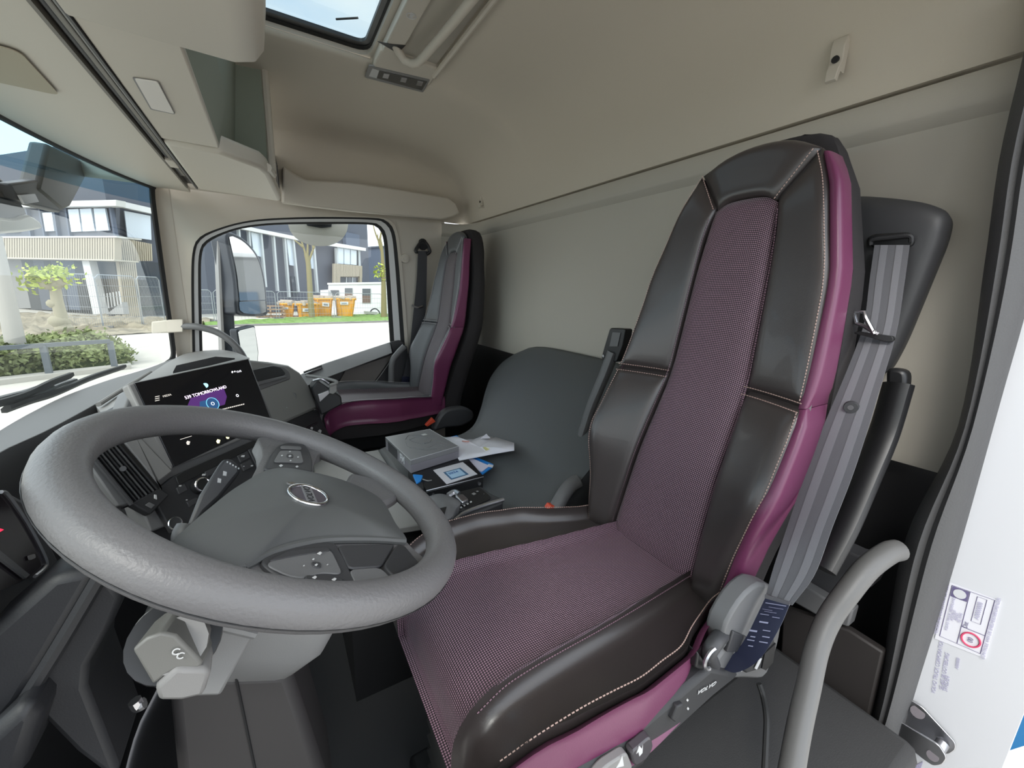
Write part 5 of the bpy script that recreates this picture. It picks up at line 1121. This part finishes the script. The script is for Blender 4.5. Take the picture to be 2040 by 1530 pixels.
for k in range(52):
    u = -30 + k * 5; mb = bpoly('slat', L_F, [(u, 473.2 - u * .004), (u + 3.2, 473.2 - u * .004), (u + 3.4, 513 + u * .02), (u + .2, 513 + u * .02)], .35, beige_s, 1.3)
bpoly('slat_backing', L_F, [(-60, 473), (231, 472), (228, 518), (-60, 512)], .3, mat('beige_backing', (.26, .23, .18), .8), .95)
bpoly('band_edge', L_F, [(-60, 471), (232, 470), (232, 473), (-60, 474)], 1.3, whiteb, 1.35)
bpoly('band_edge', L_F, [(-60, 511), (227, 517), (227, 519.5), (-60, 513.5)], 1.3, mat('beige_edge', (.50, .46, .38), .7), 1.35)
for k in range(9):
    u = 228 + k * 4.2; x0 = 230 + k * 4.0
    bpoly('slat', R_F, [(u + 1, 472 + k * 1.0), (u + 3.6, 472.5 + k * 1.0), (252 + k * 4.0, 633), (249 + k * 4.0, 633)], .3, beige_s, 1.2)
bpoly('slat_backing', R_F, [(231, 472), (264, 478), (284, 633), (250, 633)], .3, mat('beige_backing', (.26, .23, .18), .8), .85)
for k in range(9):
    u = 266 + k * 4.2; bpoly('slat', R_F, [(u, 479 + k * .8), (u + 2.8, 479.5 + k * .8), (u + 4.5, 520), (u + 1.6, 520)], .3, beige_s, 1.2)
bpoly('window', R_F, [(266, 520), (330, 524), (330, 640), (284, 633)], .1, dglass, .3)
bpoly('wall_panel', L_F, [(-60, 512), (41, 514), (62, 614), (-60, 617)], .2, conc, .3)
for (a, b, c, d), m in (((41, 64, 62, 84), slate2), ((64, 86, 84, 104), slate), ((86, 100, 104, 117), slate2), ((100, 122, 117, 136), slate), ((122, 146, 138, 160), slblue), ((146, 164, 160, 180), slate2)):
    bpoly('wall_panel', L_F, [(a, 514), (b, 515), (d, 618), (c, 617)], .2, m, .3)
bpoly('column', L_F, [(163, 519), (177, 519), (203, 626), (185, 626)], .4, whiteb, 1.0)
bpoly('wall_panel', L_F, [(178, 519), (226, 519), (250, 628), (203, 626)], .2, mat('dim_opening', (.11, .10, .09), .8), .25)  # stair opening closed by a flat panel, its shade put into the colour
mb = MB(); mb.prism([L_F(u, v, .6) for u, v in [(212, 626), (243, 602), (247, 626)]], NL * -.3); mb.out('stair', mat('stair_grey', (.35, .35, .35), .7), bA)
for k in range(7): u = 200 + k * 6; bpoly('railing_bar', L_F, [(u, 586 - k * 1), (u + 1.2, 586 - k), (u + 5, 618 - k * 2), (u + 3.8, 618 - k * 2)], .05, whiteb, .7)

b2 = thing('far_building', 'blue slate building far behind the white site cabin', 'building', R_F(745, 560, -6))
pB = R_F(745, 560, -8); nB = V((-.1, -1, 0))
def BB(u, v): return PL(u, v, pB, nB)
MB().prism([BB(u, v) for u, v in [(712, 494), (800, 488), (800, 600), (714, 600)]], (0, 6, 0)).out('wall', slblue, b2)
MB().prism([BB(u, v) + V((0, -.2, 0)) for u, v in [(712, 493), (800, 487), (800, 490), (712, 496)]], (0, 1, 0)).out('roof_edge', slate, b2)

# grass strip, earth
gr_m = mat('grass_green', (.14, .24, .055), .9, var=.35, vscale=3, bump=.6, bscale=20)
def GP(u, v, z=GZ): return Z_(u, v, z)
gl = [GP(400, 652), GP(480, 649), GP(600, 646), GP(772, 641), GP(880, 637)]; g2 = [GP(400, 645), GP(480, 639.5), GP(600, 632.5), GP(772, 625.5), GP(880, 620)]
gs_ = ruled(gl, g2, 60, 10); rnd = random.Random(5)
gs_ = [[p + V((0, 0, .02 + rnd.random() * .10)) for p in r] for r in gs_]
o = MB().grid(gs_).out('verge_grass', gr_m, sharp=180); tag(o, 'green grass verge along the far side of the road', 'grass', kind='stuff')
kerb = MB().slab(ruled([GP(398, 653.2), GP(480, 650.2), GP(600, 647), GP(772, 642), GP(880, 638)], [GP(398, 652), GP(480, 649), GP(600, 646), GP(772, 641), GP(880, 637)], 24, 2), (0, 0, .10)).out('kerb', mat('kerb_grey', (.20, .19, .18), .9)); tag(kerb, 'grey kerb stone line between road and grass verge', 'kerb')
earth_m = mat('sandy_earth', (.25, .215, .155), .95, var=.35, vscale=1.5, bump=.5, bscale=6)
e0 = [GP(-60, 690), GP(60, 684), GP(180, 672), GP(300, 664), GP(400, 655)]; e1 = [GP(-60, 620), GP(60, 624), GP(180, 630), GP(300, 635.5), GP(430, 636)]
eg = ruled(e0, e1, 70, 16); eg = [[p + V((0, 0, .03 + max(0, math.sin(i * .35 + j) * .16 + math.sin(i * .9 - j * 1.7) * .10 + rnd.random() * .14) * (1 if 1 < j < 14 else .1))) for i, p in enumerate(r)] for j, r in enumerate(eg)]
o = MB().grid(eg).out('earth_heap', earth_m, sharp=180); tag(o, 'churned sandy earth in front of the dark office building', 'earth', kind='stuff')

# white site cabin
wc_ = thing('site_cabin', 'white site cabin with small brown windows behind the orange skips', 'cabin', GP(715, 629))
pC = GP(715, 625.5); nC = V((-.25, -1, 0)).normalized()
def CB(u, v, d=0): return PL(u, v, pC + nC * d, nC)
MB().prism([CB(u, v) for u, v in [(654, 565), (800, 563), (800, 625), (654, 626)]], nC * -3).out('wall', mat('cabin_white', (.70, .70, .72), .5), wc_)
MB().prism([CB(u, v, .1) for u, v in [(652, 563.5), (800, 561), (800, 565), (652, 567)]], nC * -3.2).out('roof', whiteb, wc_)
for a, b, c, d in ((687, 574, 702, 594), (722, 575, 738, 603)):
    MB().prism([CB(a - 1, b - 1, .06), CB(c + 1, b - 1, .06), CB(c + 1, d + 1, .06), CB(a - 1, d + 1, .06)], nC * -.1).out('window_frame', whiteb, wc_)
    MB().prism([CB(a, b, .1), CB(c, b, .1), CB(c, (b + d) / 2, .1), CB(a, (b + d) / 2, .1)], nC * -.1).out('window', mat('cabin_window_grey', (.10, .11, .12), .2), wc_)
    MB().prism([CB(a, (b + d) / 2, .1), CB(c, (b + d) / 2, .1), CB(c, d, .1), CB(a, d, .1)], nC * -.1).out('shutter', mat('cabin_brown', (.16, .11, .09), .6), wc_)
MB().prism([CB(u, v, .3) for u, v in [(638, 578), (654, 577), (654, 600), (638, 600)]], nC * -2).out('annex', mat('cabin_white', (.70, .70, .72), .5), wc_)
MB().prism([CB(u, v, .12) for u, v in [(658, 578), (675, 578), (675, 592), (664, 592)]], nC * -.1).out('window', mat('cabin_window_grey', (.10, .11, .12), .2), wc_)
ub = thing('arched_frame', 'dark arched frame leaning on the grass before the white cabin', 'frame', GP(747, 626))
MB().tube([PL(u, v, pC + nC * 1.5, nC) for u, v in [(736, 624), (741, 617), (748, 615), (754, 619), (757, 625)]], .06, 6).out('arch', slate2, ub)
MB().prism([PL(u, v, pC + nC * 1.6, nC) for u, v in [(727, 620), (752, 622), (752, 627), (727, 625)]], (0, .5, 0)).out('board', mat('grey_board', (.36, .37, .34), .8), ub)

# four orange skips
org = mat('skip_orange', (.62, .29, .02), .5, var=.12, vscale=1)
def skip(px, u0, u1, vt, vb, lab, tap, d, lu):
    p = GP((u0 + u1) / 2, vb); n = V((0, -1, 0))
    F = lambda u, v, k=0: PL(u, v, p + n * k, n)
    s = thing('skip_container', lab, 'skip', p, 'orange skips by the fence')
    outer = [F(u0, vt), F(u1, vt), F(u1 - tap, vb), F(u0 + tap, vb)]
    back = [q - n * 1.5 for q in outer]
    MB().add([*outer, *back], [(0, 1, 2, 3), (4, 7, 6, 5), (0, 3, 7, 4), (1, 5, 6, 2), (3, 2, 6, 7)]).out('skip_body', org, s)
    mb = MB(); w = .09
    for a, b in ((outer[0], outer[1]), (outer[1], back[1]), (back[1], back[0]), (back[0], outer[0])): mb.tube([a, b], w, 6, smooth=False)
    mb.out('skip_rim', org, s)
    for t in (.12, .88):
        a = outer[0].lerp(outer[1], t) + n * .05; b = outer[3].lerp(outer[2], t) + n * .05; MB().tube([a, b], .06, 6, smooth=False).out('skip_rib', org, s)
    MB().prism([F(u, v, .08) for u, v in lu], n * -.04).out('skip_sign', whiteb, s)
    a, b, c, dd = [F(u, v, .1) for u, v in lu]
    for k in (.35, .6): MB().prism([a.lerp(dd, k).lerp(b.lerp(c, k), .2), a.lerp(dd, k).lerp(b.lerp(c, k), .8), a.lerp(dd, k + .12).lerp(b.lerp(c, k + .12), .8), a.lerp(dd, k + .12).lerp(b.lerp(c, k + .12), .2)], n * -.02).out('sign_print', slblue, s)
    rb = MB(); rr = random.Random(int(u0))
    for k in range(16):
        c = F(lerp(u0 + 3, u1 - 3, rr.random()), vt - .3, 0) - n * (.3 + rr.random() * .9); rb.box(c + V((0, 0, rr.random() * .12)), (.5 + rr.random() * .7, .2 + rr.random() * .4, .12 + rr.random() * .25), Matrix.Rotation(rr.random() * 3, 3, 'Z') @ Matrix.Rotation(rr.random() * .5 - .25, 3, 'X'))
    rb.out('rubble', mat('pale_rubble', (.42, .36, .30), .9), s, kind='stuff')
skip(None, 559, 587, 606, 631, 'low orange skip at the left end of the row, by the wooden pallets', 3, 0, [(566, 612), (574, 612), (574, 616), (566, 616)])
skip(None, 592, 637, 606.5, 632, 'low orange skip with white sign, second in the row from the pallets', 4, 0, [(603, 614), (622, 614), (622, 621), (603, 621)])
skip(None, 628, 663, 596, 630.3, 'tall orange skip standing behind the low skips', 3, 0, [(642, 602), (656, 603), (656, 611), (642, 610)])
skip(None, 671, 708, 596, 631.3, 'tall orange skip standing nearest the white site cabin', 5, 0, [(677, 601), (694, 601), (694, 607), (677, 607)])
pt = thing('pallet_stack', 'stack of brown wooden pallets beside the orange skips', 'pallets', GP(540, 632))
for k in range(4):
    for j in range(3):
        p = GP(540, 632) + V((0, -.5 + j * .5, .1 + k * .26)); MB().box(p, (2.0, .14, .06)).out('board', mat('pallet_wood', (.30, .20, .13), .8), pt)
    for j in (-.9, 0, .9): MB().box(GP(540, 632) + V((j, 0, .0 + k * .26)), (.12, 1.2, .14)).out('block', mat('pallet_wood', (.30, .20, .13), .8), pt)

# fence panels of wire
fm = mat('galvanised_wire', (.30, .32, .34), .45, metal=.3)
def fence(p, q, h, lab, nw=18):
    f = thing('fence_panel', lab, 'fence', p, 'site fence panels')
    d = (q - p); L = d.length; e = d.normalized()
    MB().tube([p + V((0, 0, .05)), p + V((0, 0, h - .15)), p + e * .15 + V((0, 0, h)), q - e * .15 + V((0, 0, h)), q + V((0, 0, h - .15)), q + V((0, 0, .05))], .024, 6, smooth=False).out('fence_frame', fm, f)
    mb = MB()
    for k in range(1, nw): mb.tube([p + d * (k / nw) + V((0, 0, .15)), p + d * (k / nw) + V((0, 0, h))], .006, 4, smooth=False)
    for k in range(1, 5): mb.tube([p + V((0, 0, h * k / 5)), q + V((0, 0, h * k / 5))], .012, 4, smooth=False)
    mb.out('wire_mesh', fm, f, kind='stuff')
    MB().box(p + V((0, 0, .07)), (.7, .25, .14)).out('foot', conc, f)
fpx = [(385, 644), (428, 642.5), (432, 642), (552, 637), (557, 636.6), (667, 634.2), (671, 634), (762, 631.2), (766, 631), (850, 628)]
fl2 = ['wire fence panel at the front edge of the passenger window', 'wire fence panel behind the tall mirror', 'wire fence panel in front of the orange skips', 'wire fence panel in front of the white site cabin', 'wire fence panel past the white cabin, behind the window edge']
for k in range(5):
    a, b = GP(*fpx[2 * k]), GP(*fpx[2 * k + 1]); t = 33 / a.y if a.y > 36 else 1
    fence(a, b, 2.05, fl2[k])
wf = [((123, 651), (206, 655)), ((208, 655), (284, 650)), ((287, 650), (330, 646))]
for (a, b), lab in zip(wf, ('wire fence panel beside the pollarded tree', 'wire fence panel before the beige slatted corner', 'wire fence panel at the windscreen edge, past the beige corner')): fence(GP(*a), GP(*b), 2.7, lab)

# trees
bark = mat('yellow_green_bark', (.21, .18, .09), .9, bump=.5, bscale=8)
barkg = mat('pale_grey_bark', (.33, .30, .22), .9, bump=.5, bscale=8)
leafm = mat('young_leaf_green', (.36, .42, .07), .7, var=.3, vscale=2)
def leaves(nm, pts, n, s, m, par, seed, spread):
    rr = random.Random(seed); vs, fs = [], []
    for k in range(n):
        c = pts[rr.randrange(len(pts))] + V((rr.gauss(0, spread), rr.gauss(0, spread), rr.gauss(0, spread * .8)))
        a = V((rr.gauss(0, 1), rr.gauss(0, 1), rr.gauss(0, 1))).normalized(); b = a.orthogonal().normalized(); z = s * (.6 + .8 * rr.random())
        i = len(vs); vs += [c - a * z, c + b * z * .5, c + a * z, c - b * z * .5]; fs.append((i, i + 1, i + 2, i + 3))
    o = emit(nm, vs, fs, m, par, sharp=180); o['kind'] = 'stuff'; return o
t1 = thing('tree', 'bare tree with yellow green trunk in front of the slate facade', 'tree', GP(620, 633)); TY = GP(620, 633).y
def TT(u, v, y=None): return Y_(u, v, y or TY)
MB().tube([TT(622, 633), TT(619, 599), TT(616, 550), TT(614, 525), TT(610, 505)], lambda t: lerp(.24, .17, t), 10).out('trunk', bark, t1)
for pth in ([(613, 520), (607, 500), (600, 478), (597, 462)], [(614, 522), (622, 502), (628, 485), (632, 470)], [(612, 512), (613, 492), (612, 470)], [(604, 492), (594, 484), (586, 478)], [(625, 495), (622, 480), (619, 465)], [(600, 480), (606, 466), (605, 455)]): MB().tube([TT(*p) for p in pth], lambda t: lerp(.11, .035, t), 6).out('branch', bark, t1)
t2 = thing('tree', 'slender tree with a few leaves at the rear edge of the passenger window', 'tree', GP(764, 632)); T2 = GP(764, 632).y
MB().tube([Y_(765, 632, T2), Y_(764, 560, T2), Y_(761, 500, T2), Y_(757, 474, T2)], lambda t: lerp(.28, .10, t), 10).out('trunk', bark, t2)
for pth in ([(759, 490), (750, 470), (744, 450), (745, 440)], [(757, 478), (760, 460), (766, 445)], [(760, 500), (754, 482), (752, 465)]): MB().tube([Y_(u, v, T2) for u, v in pth], lambda t: lerp(.10, .03, t), 6).out('branch', bark, t2)
leaves('foliage', [Y_(u, v, T2) for u, v in [(758, 538), (752, 545), (762, 530), (765, 548)]], 90, .16, leafm, t2, 3, .25)
t3 = thing('tree', 'pollarded plane tree with yellow green tuft seen through the windscreen', 'tree', GP(140, 672)); T3 = GP(140, 672).y * .78
tz = Y_(140, 690, T3)
MB().tube([Y_(u, v, T3) for u, v in [(140, 700), (134, 670), (122, 630), (114, 600), (110, 575), (104, 560)]], lambda t: lerp(.19, .13, t), 10, n=30).out('trunk', barkg, t3)
for u, v, r in ((118, 640, .28), (128, 655, .25), (102, 565, .30), (92, 560, .24), (114, 562, .24), (108, 605, .2)): MB().ball(Y_(u, v, T3), r, 10, (1, .8, .8)).out('bole', barkg, t3)
for pth in ([(104, 562), (84, 556), (66, 552)], [(106, 560), (108, 550), (118, 548)], [(102, 562), (92, 550), (84, 545)]): MB().tube([Y_(u, v, T3) for u, v in pth], lambda t: lerp(.10, .04, t), 6).out('branch', barkg, t3)
leaves('foliage', [Y_(u, v, T3) for u, v in [(70, 551), (80, 552), (90, 548), (100, 552), (110, 550), (120, 547), (76, 560), (88, 558)]], 420, .085, leafm, t3, 5, .20)
# lamp pole, hedge, low rail
lpole = thing('lamp_pole', 'pale tapering pole standing in the hedge at the left', 'pole', GP(40, 745)); PY = GP(40, 745).y
MB().tube([Y_(44, 745, PY), Y_(18, 620, PY), Y_(-12, 470, PY)], lambda t: lerp(.20, .13, t), 12).out('pole_shaft', mat('pale_pole', (.34, .325, .30), .6), lpole)
MB().cyl(Y_(44, 748, PY), Y_(43, 738, PY), .26, 14).out('pole_foot', mat('pale_pole', (.34, .325, .30), .6), lpole)
hp = []; rnd = random.Random(21)
hA, hB = GP(-40, 770), GP(262, 731)
hd_dir = (hB - hA); back = V((-.35, 1, 0)).normalized()
for k in range(900):
    t = rnd.random(); w = rnd.random(); hgt = .66 * (1 - max(0, t - .82) * 4) * (.75 + .25 * math.sin(w * 3.14)); hp.append(hA + hd_dir * t + back * (.4 + w * 3.2) + V((0, 0, .1 + max(.1, hgt) * rnd.random() ** .6)))
hm = mat('hedge_leaf_green', (.17, .20, .075), .75, var=.5, vscale=1.2)
hg = thing('hedge', 'leafy green hedge behind a low grey rail in front of the windscreen', 'hedge', hA.lerp(hB, .5))
leaves('foliage', hp, 16000, .07, hm, hg, 8, .12)
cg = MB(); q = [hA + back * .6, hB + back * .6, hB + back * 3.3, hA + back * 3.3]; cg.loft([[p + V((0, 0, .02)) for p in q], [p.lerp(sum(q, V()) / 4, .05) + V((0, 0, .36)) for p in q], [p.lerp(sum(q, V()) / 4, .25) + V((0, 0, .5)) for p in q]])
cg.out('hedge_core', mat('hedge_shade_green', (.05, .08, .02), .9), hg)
rl = thing('low_rail', 'low dark grey tube rail in front of the green hedge', 'rail', GP(150, 748)); rA, rB, rC = GP(-40, 768), GP(84, 752), GP(230, 738)
rm = mat('rail_grey', (.10, .115, .13), .5); RH = .82
def up(p, h): return p + V((0, 0, h))
MB().box((up(rA, RH) + up(rC, RH)) / 2, ((rC - rA).length, .09, .10), Matrix.Rotation(math.atan2((rC - rA).y, (rC - rA).x), 3, 'Z')).out('rail_bar', rm, rl)
for p in (rA, rA.lerp(rC, .47), rC): MB().box(up(p, RH / 2), (.12, .09, RH)).out('rail_post', rm, rl)
kb_ = MB().slab(ruled([GP(-60, 776), GP(100, 755), GP(262, 735)], [GP(-60, 768), GP(100, 749), GP(262, 731)], 16, 2), (0, 0, .12)).out('kerb', mat('kerb_pale', (.40, .38, .34), .9)); tag(kb_, 'pale kerb stone line in front of the green hedge', 'kerb')

# ------------------------------------------------------------------ mirrors and wipers on the outside of the cab
mirm = mat('mirror_glass', (.60, .62, .64), .03, metal=1)
mh_ = mat('mirror_housing', (.030, .036, .048), .45)
sm = thing('side_mirror', 'tall dark door mirror on a post outside the passenger window', 'mirror', Y_(455, 720, 2.72))
mp_, mn = Y_(495, 550, 2.75), V((.76, -.65, .03)).normalized()
def MM(u, v, d=0): return PL(u, v, mp_ + mn * d, mn)
MB().prism([Y_(u, v, 2.72) for u, v in [(433, 478), (452, 465), (462, 560), (468, 640), (474, 735), (446, 735), (440, 620)]], (-.02, .07, 0)).out('mirror_arm', mh_, sm, bevel=.01)
MB().prism([Y_(u, v, 2.70) for u, v in [(433, 480), (437, 478), (450, 735), (444, 735)]], (-.02, .05, 0)).out('arm_edge', lgrey, sm)
MB().prism(cat([MM(u, v, .0) for u, v in [(450, 470), (459, 462), (489, 478), (516, 512), (529, 560), (533, 610), (531, 629), (478, 628), (470, 615), (466, 560), (456, 505)]], 40, True), mn * -.10).out('mirror_head', mh_, sm, bevel=.008)
MB().prism(cat([MM(u, v, .004) for u, v in [(457, 472), (464, 471), (489, 485), (513, 516), (525, 562), (529, 606), (527, 623), (482, 622), (477, 590), (472, 545), (463, 500)]], 40, True), mn * -.003).out('mirror_glass', mirm, sm)
MB().tube([MM(479, 600, .006), MM(529, 598, .006)], .003, 5, smooth=False).out('mirror_split', mh_, sm)
wm = thing('wide_mirror', 'small square mirror low outside the passenger window by the grab handle', 'mirror', Y_(495, 690, 2.72))
MB().prism(roundpoly([MM(u, v, .06) for u, v in [(472, 656), (508, 647), (516, 700), (514, 730), (484, 732)]], .015), mn * -.05).out('mirror_head', mh_, wm, bevel=.006)
MB().prism(roundpoly([MM(u, v, .064) for u, v in [(475, 659), (507, 651), (514, 702), (512, 727), (486, 728)]], .013), mn * -.003).out('mirror_glass', mirm, wm)
km = thing('kerb_mirror', 'cream bowl shaped kerb mirror hanging over the passenger window', 'mirror', Y_(635, 470, 2.6))
kmm = mat('mirror_cream', (.80, .77, .70), .3)
kpx = cat([Y_(u, v, 2.56) for u, v in [(574, 446), (577, 458), (588, 473), (606, 484), (630, 490), (656, 489), (678, 479), (690, 463), (694, 446)]], 24)
ks = [Y_(lerp(634, u, .92), lerp(446, v, .9), 2.66) for u, v in [(574, 446), (577, 458), (588, 473), (606, 484), (630, 490), (656, 489), (678, 479), (690, 463), (694, 446)]]
MB().loft([kpx, cat(ks, 24), [p.lerp(Y_(634, 455, 2.72), .6) for p in cat(ks, 24)]]).out('mirror_bowl', kmm, km, sharp=70)
MB().prism([Y_(u, v, 2.55) for u, v in [(608, 440), (662, 440), (660, 452), (640, 454), (612, 449)]], (0, .02, 0)).out('mirror_bracket', mh_, km)
MB().box(Y_(634, 436, 2.58), (.09, .22, .05)).out('mirror_mount', mh_, km)
fmr = thing('front_mirror', 'front mirror on a dark bracket above the windscreen corner', 'mirror', X_(100, 350, -.62))
MB().prism([X_(u, v, -.60) for u, v in [(98, 286), (186, 328), (142, 412), (126, 420), (76, 378)]], (-.05, 0, 0)).out('bracket', mat('bracket_grey', (.05, .055, .06), .5), fmr, bevel=.012)
MB().prism([X_(u, v, -.605) for u, v in [(20, 366), (80, 358), (90, 386), (128, 412), (120, 424), (58, 408), (38, 400)]], (-.03, 0, 0)).out('mirror_arm', mh_, fmr, bevel=.006)
MB().prism([X_(u, v, -.595) for u, v in [(40, 389), (70, 386), (78, 402), (50, 407)]], (-.006, 0, 0)).out('arm_badge', silver, fmr)
MB().prism(cat([X_(u, v, -.64) for u, v in [(-40, 350), (0, 352), (34, 388), (58, 436), (30, 446), (-40, 440)]], 24, True), (-.05, 0, 0)).out('mirror_head', mat('mirror_head_grey', (.10, .11, .125), .4), fmr, bevel=.01)
MB().prism(cat([X_(u, v, -.63) for u, v in [(-40, 432), (30, 436), (60, 428), (89, 452), (60, 461), (20, 465), (-40, 468)]], 24, True), (-.03, .0, 0)).out('mirror_bowl', kmm, fmr, bevel=.008)
def wiper(px, lab, arm):
    w = thing('wiper', lab, 'wiper', X_(*px[0], -.60))
    MB().tube([X_(u, v, -.605 + .06 * (u / 245 if u > 0 else 0)) for u, v in px], .0085, 6, flat=1.6).out('wiper_blade', rubber, w)
    MB().tube([X_(u, v, -.615 + .05 * (u / 245 if u > 0 else 0)) for u, v in arm], .008, 6).out('wiper_arm', mat('wiper_arm_black', (.035, .037, .04), .4), w)
wiper([(12, 815), (60, 798), (110, 783), (175, 755), (215, 741), (246, 731)], 'black wiper with its blade reaching farthest along the windscreen', [(20, 812), (70, 790), (118, 768), (150, 758)])
wiper([(-40, 812), (0, 803), (50, 787), (100, 763), (140, 748)], 'second black wiper lying above the first on the windscreen', [(-40, 806), (20, 790), (60, 779), (106, 762)])

# driver's door, swung open past the windscreen post
dd = thing('door_2', 'x', 'x', (-.42, .06, -.5), kind='structure'); del dd['label'], dd['category']
ddn = V((-.98, -.17, 0)).normalized(); ddd = V((.17, -.98, 0)).normalized(); dp = V((-.44, .03, 0))
def DD(a, z, d=0): return dp + ddd * a + ddn * d + V((0, 0, z))
plate('door_skin', [DD(0, -1.5), DD(1.15, -1.5), DD(1.15, .42), (DD(1.0, .50)), DD(.15, .50), DD(0, .2)], [[DD(.10, -.22), DD(1.02, -.26), DD(1.02, .36), DD(.95, .42), DD(.22, .42), DD(.10, .15)]], ddn, .06, greyp, dd)
MB().add([DD(.08, -.28, .03), DD(1.04, -.28, .03), DD(1.04, .44, .03), DD(.08, .44, .03)], [(0, 1, 2, 3)]).out('pane', glass, dd)
struct(MB().box((.25, .07, .70), (1.5, .05, .36)).out('trim_6', ceilm))

# grey warehouse behind the cab, seen only in the tall mirror
wh = thing('warehouse', 'grey flat roofed warehouse with blue doors reflected in the tall door mirror', 'building', (60, 14, GZ))
MB().box((66, 16, GZ + 4.2), (12, 46, 8.4)).out('wall', conc, wh)
MB().box((66, 16, GZ + 8.6), (12.6, 46.6, .5)).out('roof_edge', whiteb, wh)
for k in range(5): MB().box((59.9, 2 + k * 7, GZ + 2), (.3, 3.6, 4)).out('gate', mat('door_blue_grey', (.08, .12, .17), .5), wh)
for k in range(6): MB().box((59.9, 0 + k * 7, GZ + 6.3), (.3, 3.0, 1.4)).out('window', wglass, wh)
# ------------------------------------------------------------------ lettering becomes plain geometry
if TEXTS:
    dg = bpy.context.evaluated_depsgraph_get()
    for o in list(TEXTS):
        me = bpy.data.meshes.new_from_object(o.evaluated_get(dg)); me.name = o.name
        n = bpy.data.objects.new('tmp', me); C.objects.link(n); n.matrix_basis = o.matrix_basis.copy(); n.parent = o.parent
        for k in o.keys():
            if not k.startswith('_'): n[k] = o[k]
        nm = o.name; bpy.data.objects.remove(o); n.name = nm

# ------------------------------------------------------------------ pieces of a part hang under that part
def base(n): return n.split('.')[0]
def under(root_name, part, kids, nearest=False):
    for r in [o for o in bpy.data.objects if o.parent is None and base(o.name) == root_name]:
        ps = [c for c in r.children if base(c.name) == part]
        if not ps: continue
        for c in [c for c in r.children if base(c.name) in kids]:
            q = ps[0]
            if nearest and len(ps) > 1:
                ctr = lambda o: sum((o.matrix_basis @ V(b) for b in o.bound_box), V()) / 8
                q = min(ps, key=lambda p: (ctr(p) - ctr(c)).length)
            c.parent = q
under('steering_wheel', 'badge_ring', ('badge_disc', 'badge_bar', 'badge_lettering'))
under('steering_wheel', 'key_panel', ('key', 'printed_symbol'), True)
under('steering_wheel', 'thumb_pad', ('thumb_pad_edge',)); under('steering_wheel', 'rim', ('rim_seam',)); under('steering_wheel', 'airbag_cover', ('cover_lip',))
under('touch_screen', 'screen_panel', ('album_art', 'screen_text', 'screen_ring', 'stop_symbol', 'station_logo', 'home_symbol', 'menu_bar', 'screen_rule', 'screen_symbol'))
under('dashboard', 'vent_back', ('slat', 'vent_frame', 'vent_tab', 'vent_foot', 'vent_slider')); under('dashboard', 'volume_knob', ('knob_ring',)); under('dashboard', 'start_button', ('button_ring',))
under('dashboard', 'control_panel', ('key', 'control_strip')); under('dashboard', 'switch_panel', ('switch',)); under('dashboard', 'cup_holder', ('holder_floor', 'holder_arm', 'holder_tab')); under('dashboard', 'facia_block', ('tray_rim', 'tray_pocket', 'tray_lip', 'facia_screw'))
under('instrument_cluster', 'cluster_screen', ('silver_rim', 'display_band', 'light_sensor', 'warning_mark'))
under('wheel_shroud', 'stalk', ('stalk_root',)); under('wheel_shroud', 'stalk_paddle', ('stalk_tip', 'stalk_neck')); under('wheel_shroud', 'shroud', ('shroud_panel', 'shroud_lip'))
under('gift_box', 'box_lid', ('lid_edge', 'engraving', 'printed_mark')); under('gift_box', 'box_tray', ('box_lettering', 'side_print'))
under('printed_card', 'card_sheet', ('card_print', 'card_lettering')); under('gear_selector', 'lever_knob', ('lever_button', 'lever_neck', 'lever_collar')); under('gear_selector', 'selector_panel', ('printed_symbol',))
under('driver_chair', 'armrest_hinge', ('hinge_slot', 'screw')); under('driver_chair', 'buckle_stalk', ('buckle_button',)); under('passenger_chair', 'buckle_cover', ('buckle_button',)); under('driver_chair', 'flank_cover', ('cover_pocket', 'switch_block', 'adjust_knob', 'knob_ring', 'flank_opening'))
under('driver_chair', 'outer_armrest', ('armrest_pivot', 'armrest_edge')); under('driver_chair', 'skirt', ('seat_lettering', 'seat_button', 'seat_switch'))
under('driver_seat_belt', 'belt_tag', ('label_print', 'tag_hem')); under('driver_seat_belt', 'webbing', ('belt_stripe', 'belt_button'))
under('jamb_sticker', 'sticker_sheet', ('printed_line', 'printed_block', 'printed_oval', 'red_ring', 'sticker_lettering'))
under('roof_console', 'lamp_bezel', ('lamp_lens', 'bulb')); under('roof_console', 'switch_panel', ('printed_symbol',)); under('overhead_console', 'lamp_frame', ('lamp_lens',))
under('skip_container', 'skip_sign', ('sign_print',)); under('skip_container', 'skip_body', ('skip_rib', 'skip_rim')); under('side_mirror', 'mirror_head', ('mirror_glass', 'mirror_split')); under('wide_mirror', 'mirror_head', ('mirror_glass',))
under('window_2', 'window_frame', ('pane',)); under('window_3', 'window_frame', ('pane', 'lift_tab')); under('tree', 'trunk', ('branch', 'bole')); under('site_cabin', 'wall', ('window', 'window_frame', 'shutter'))
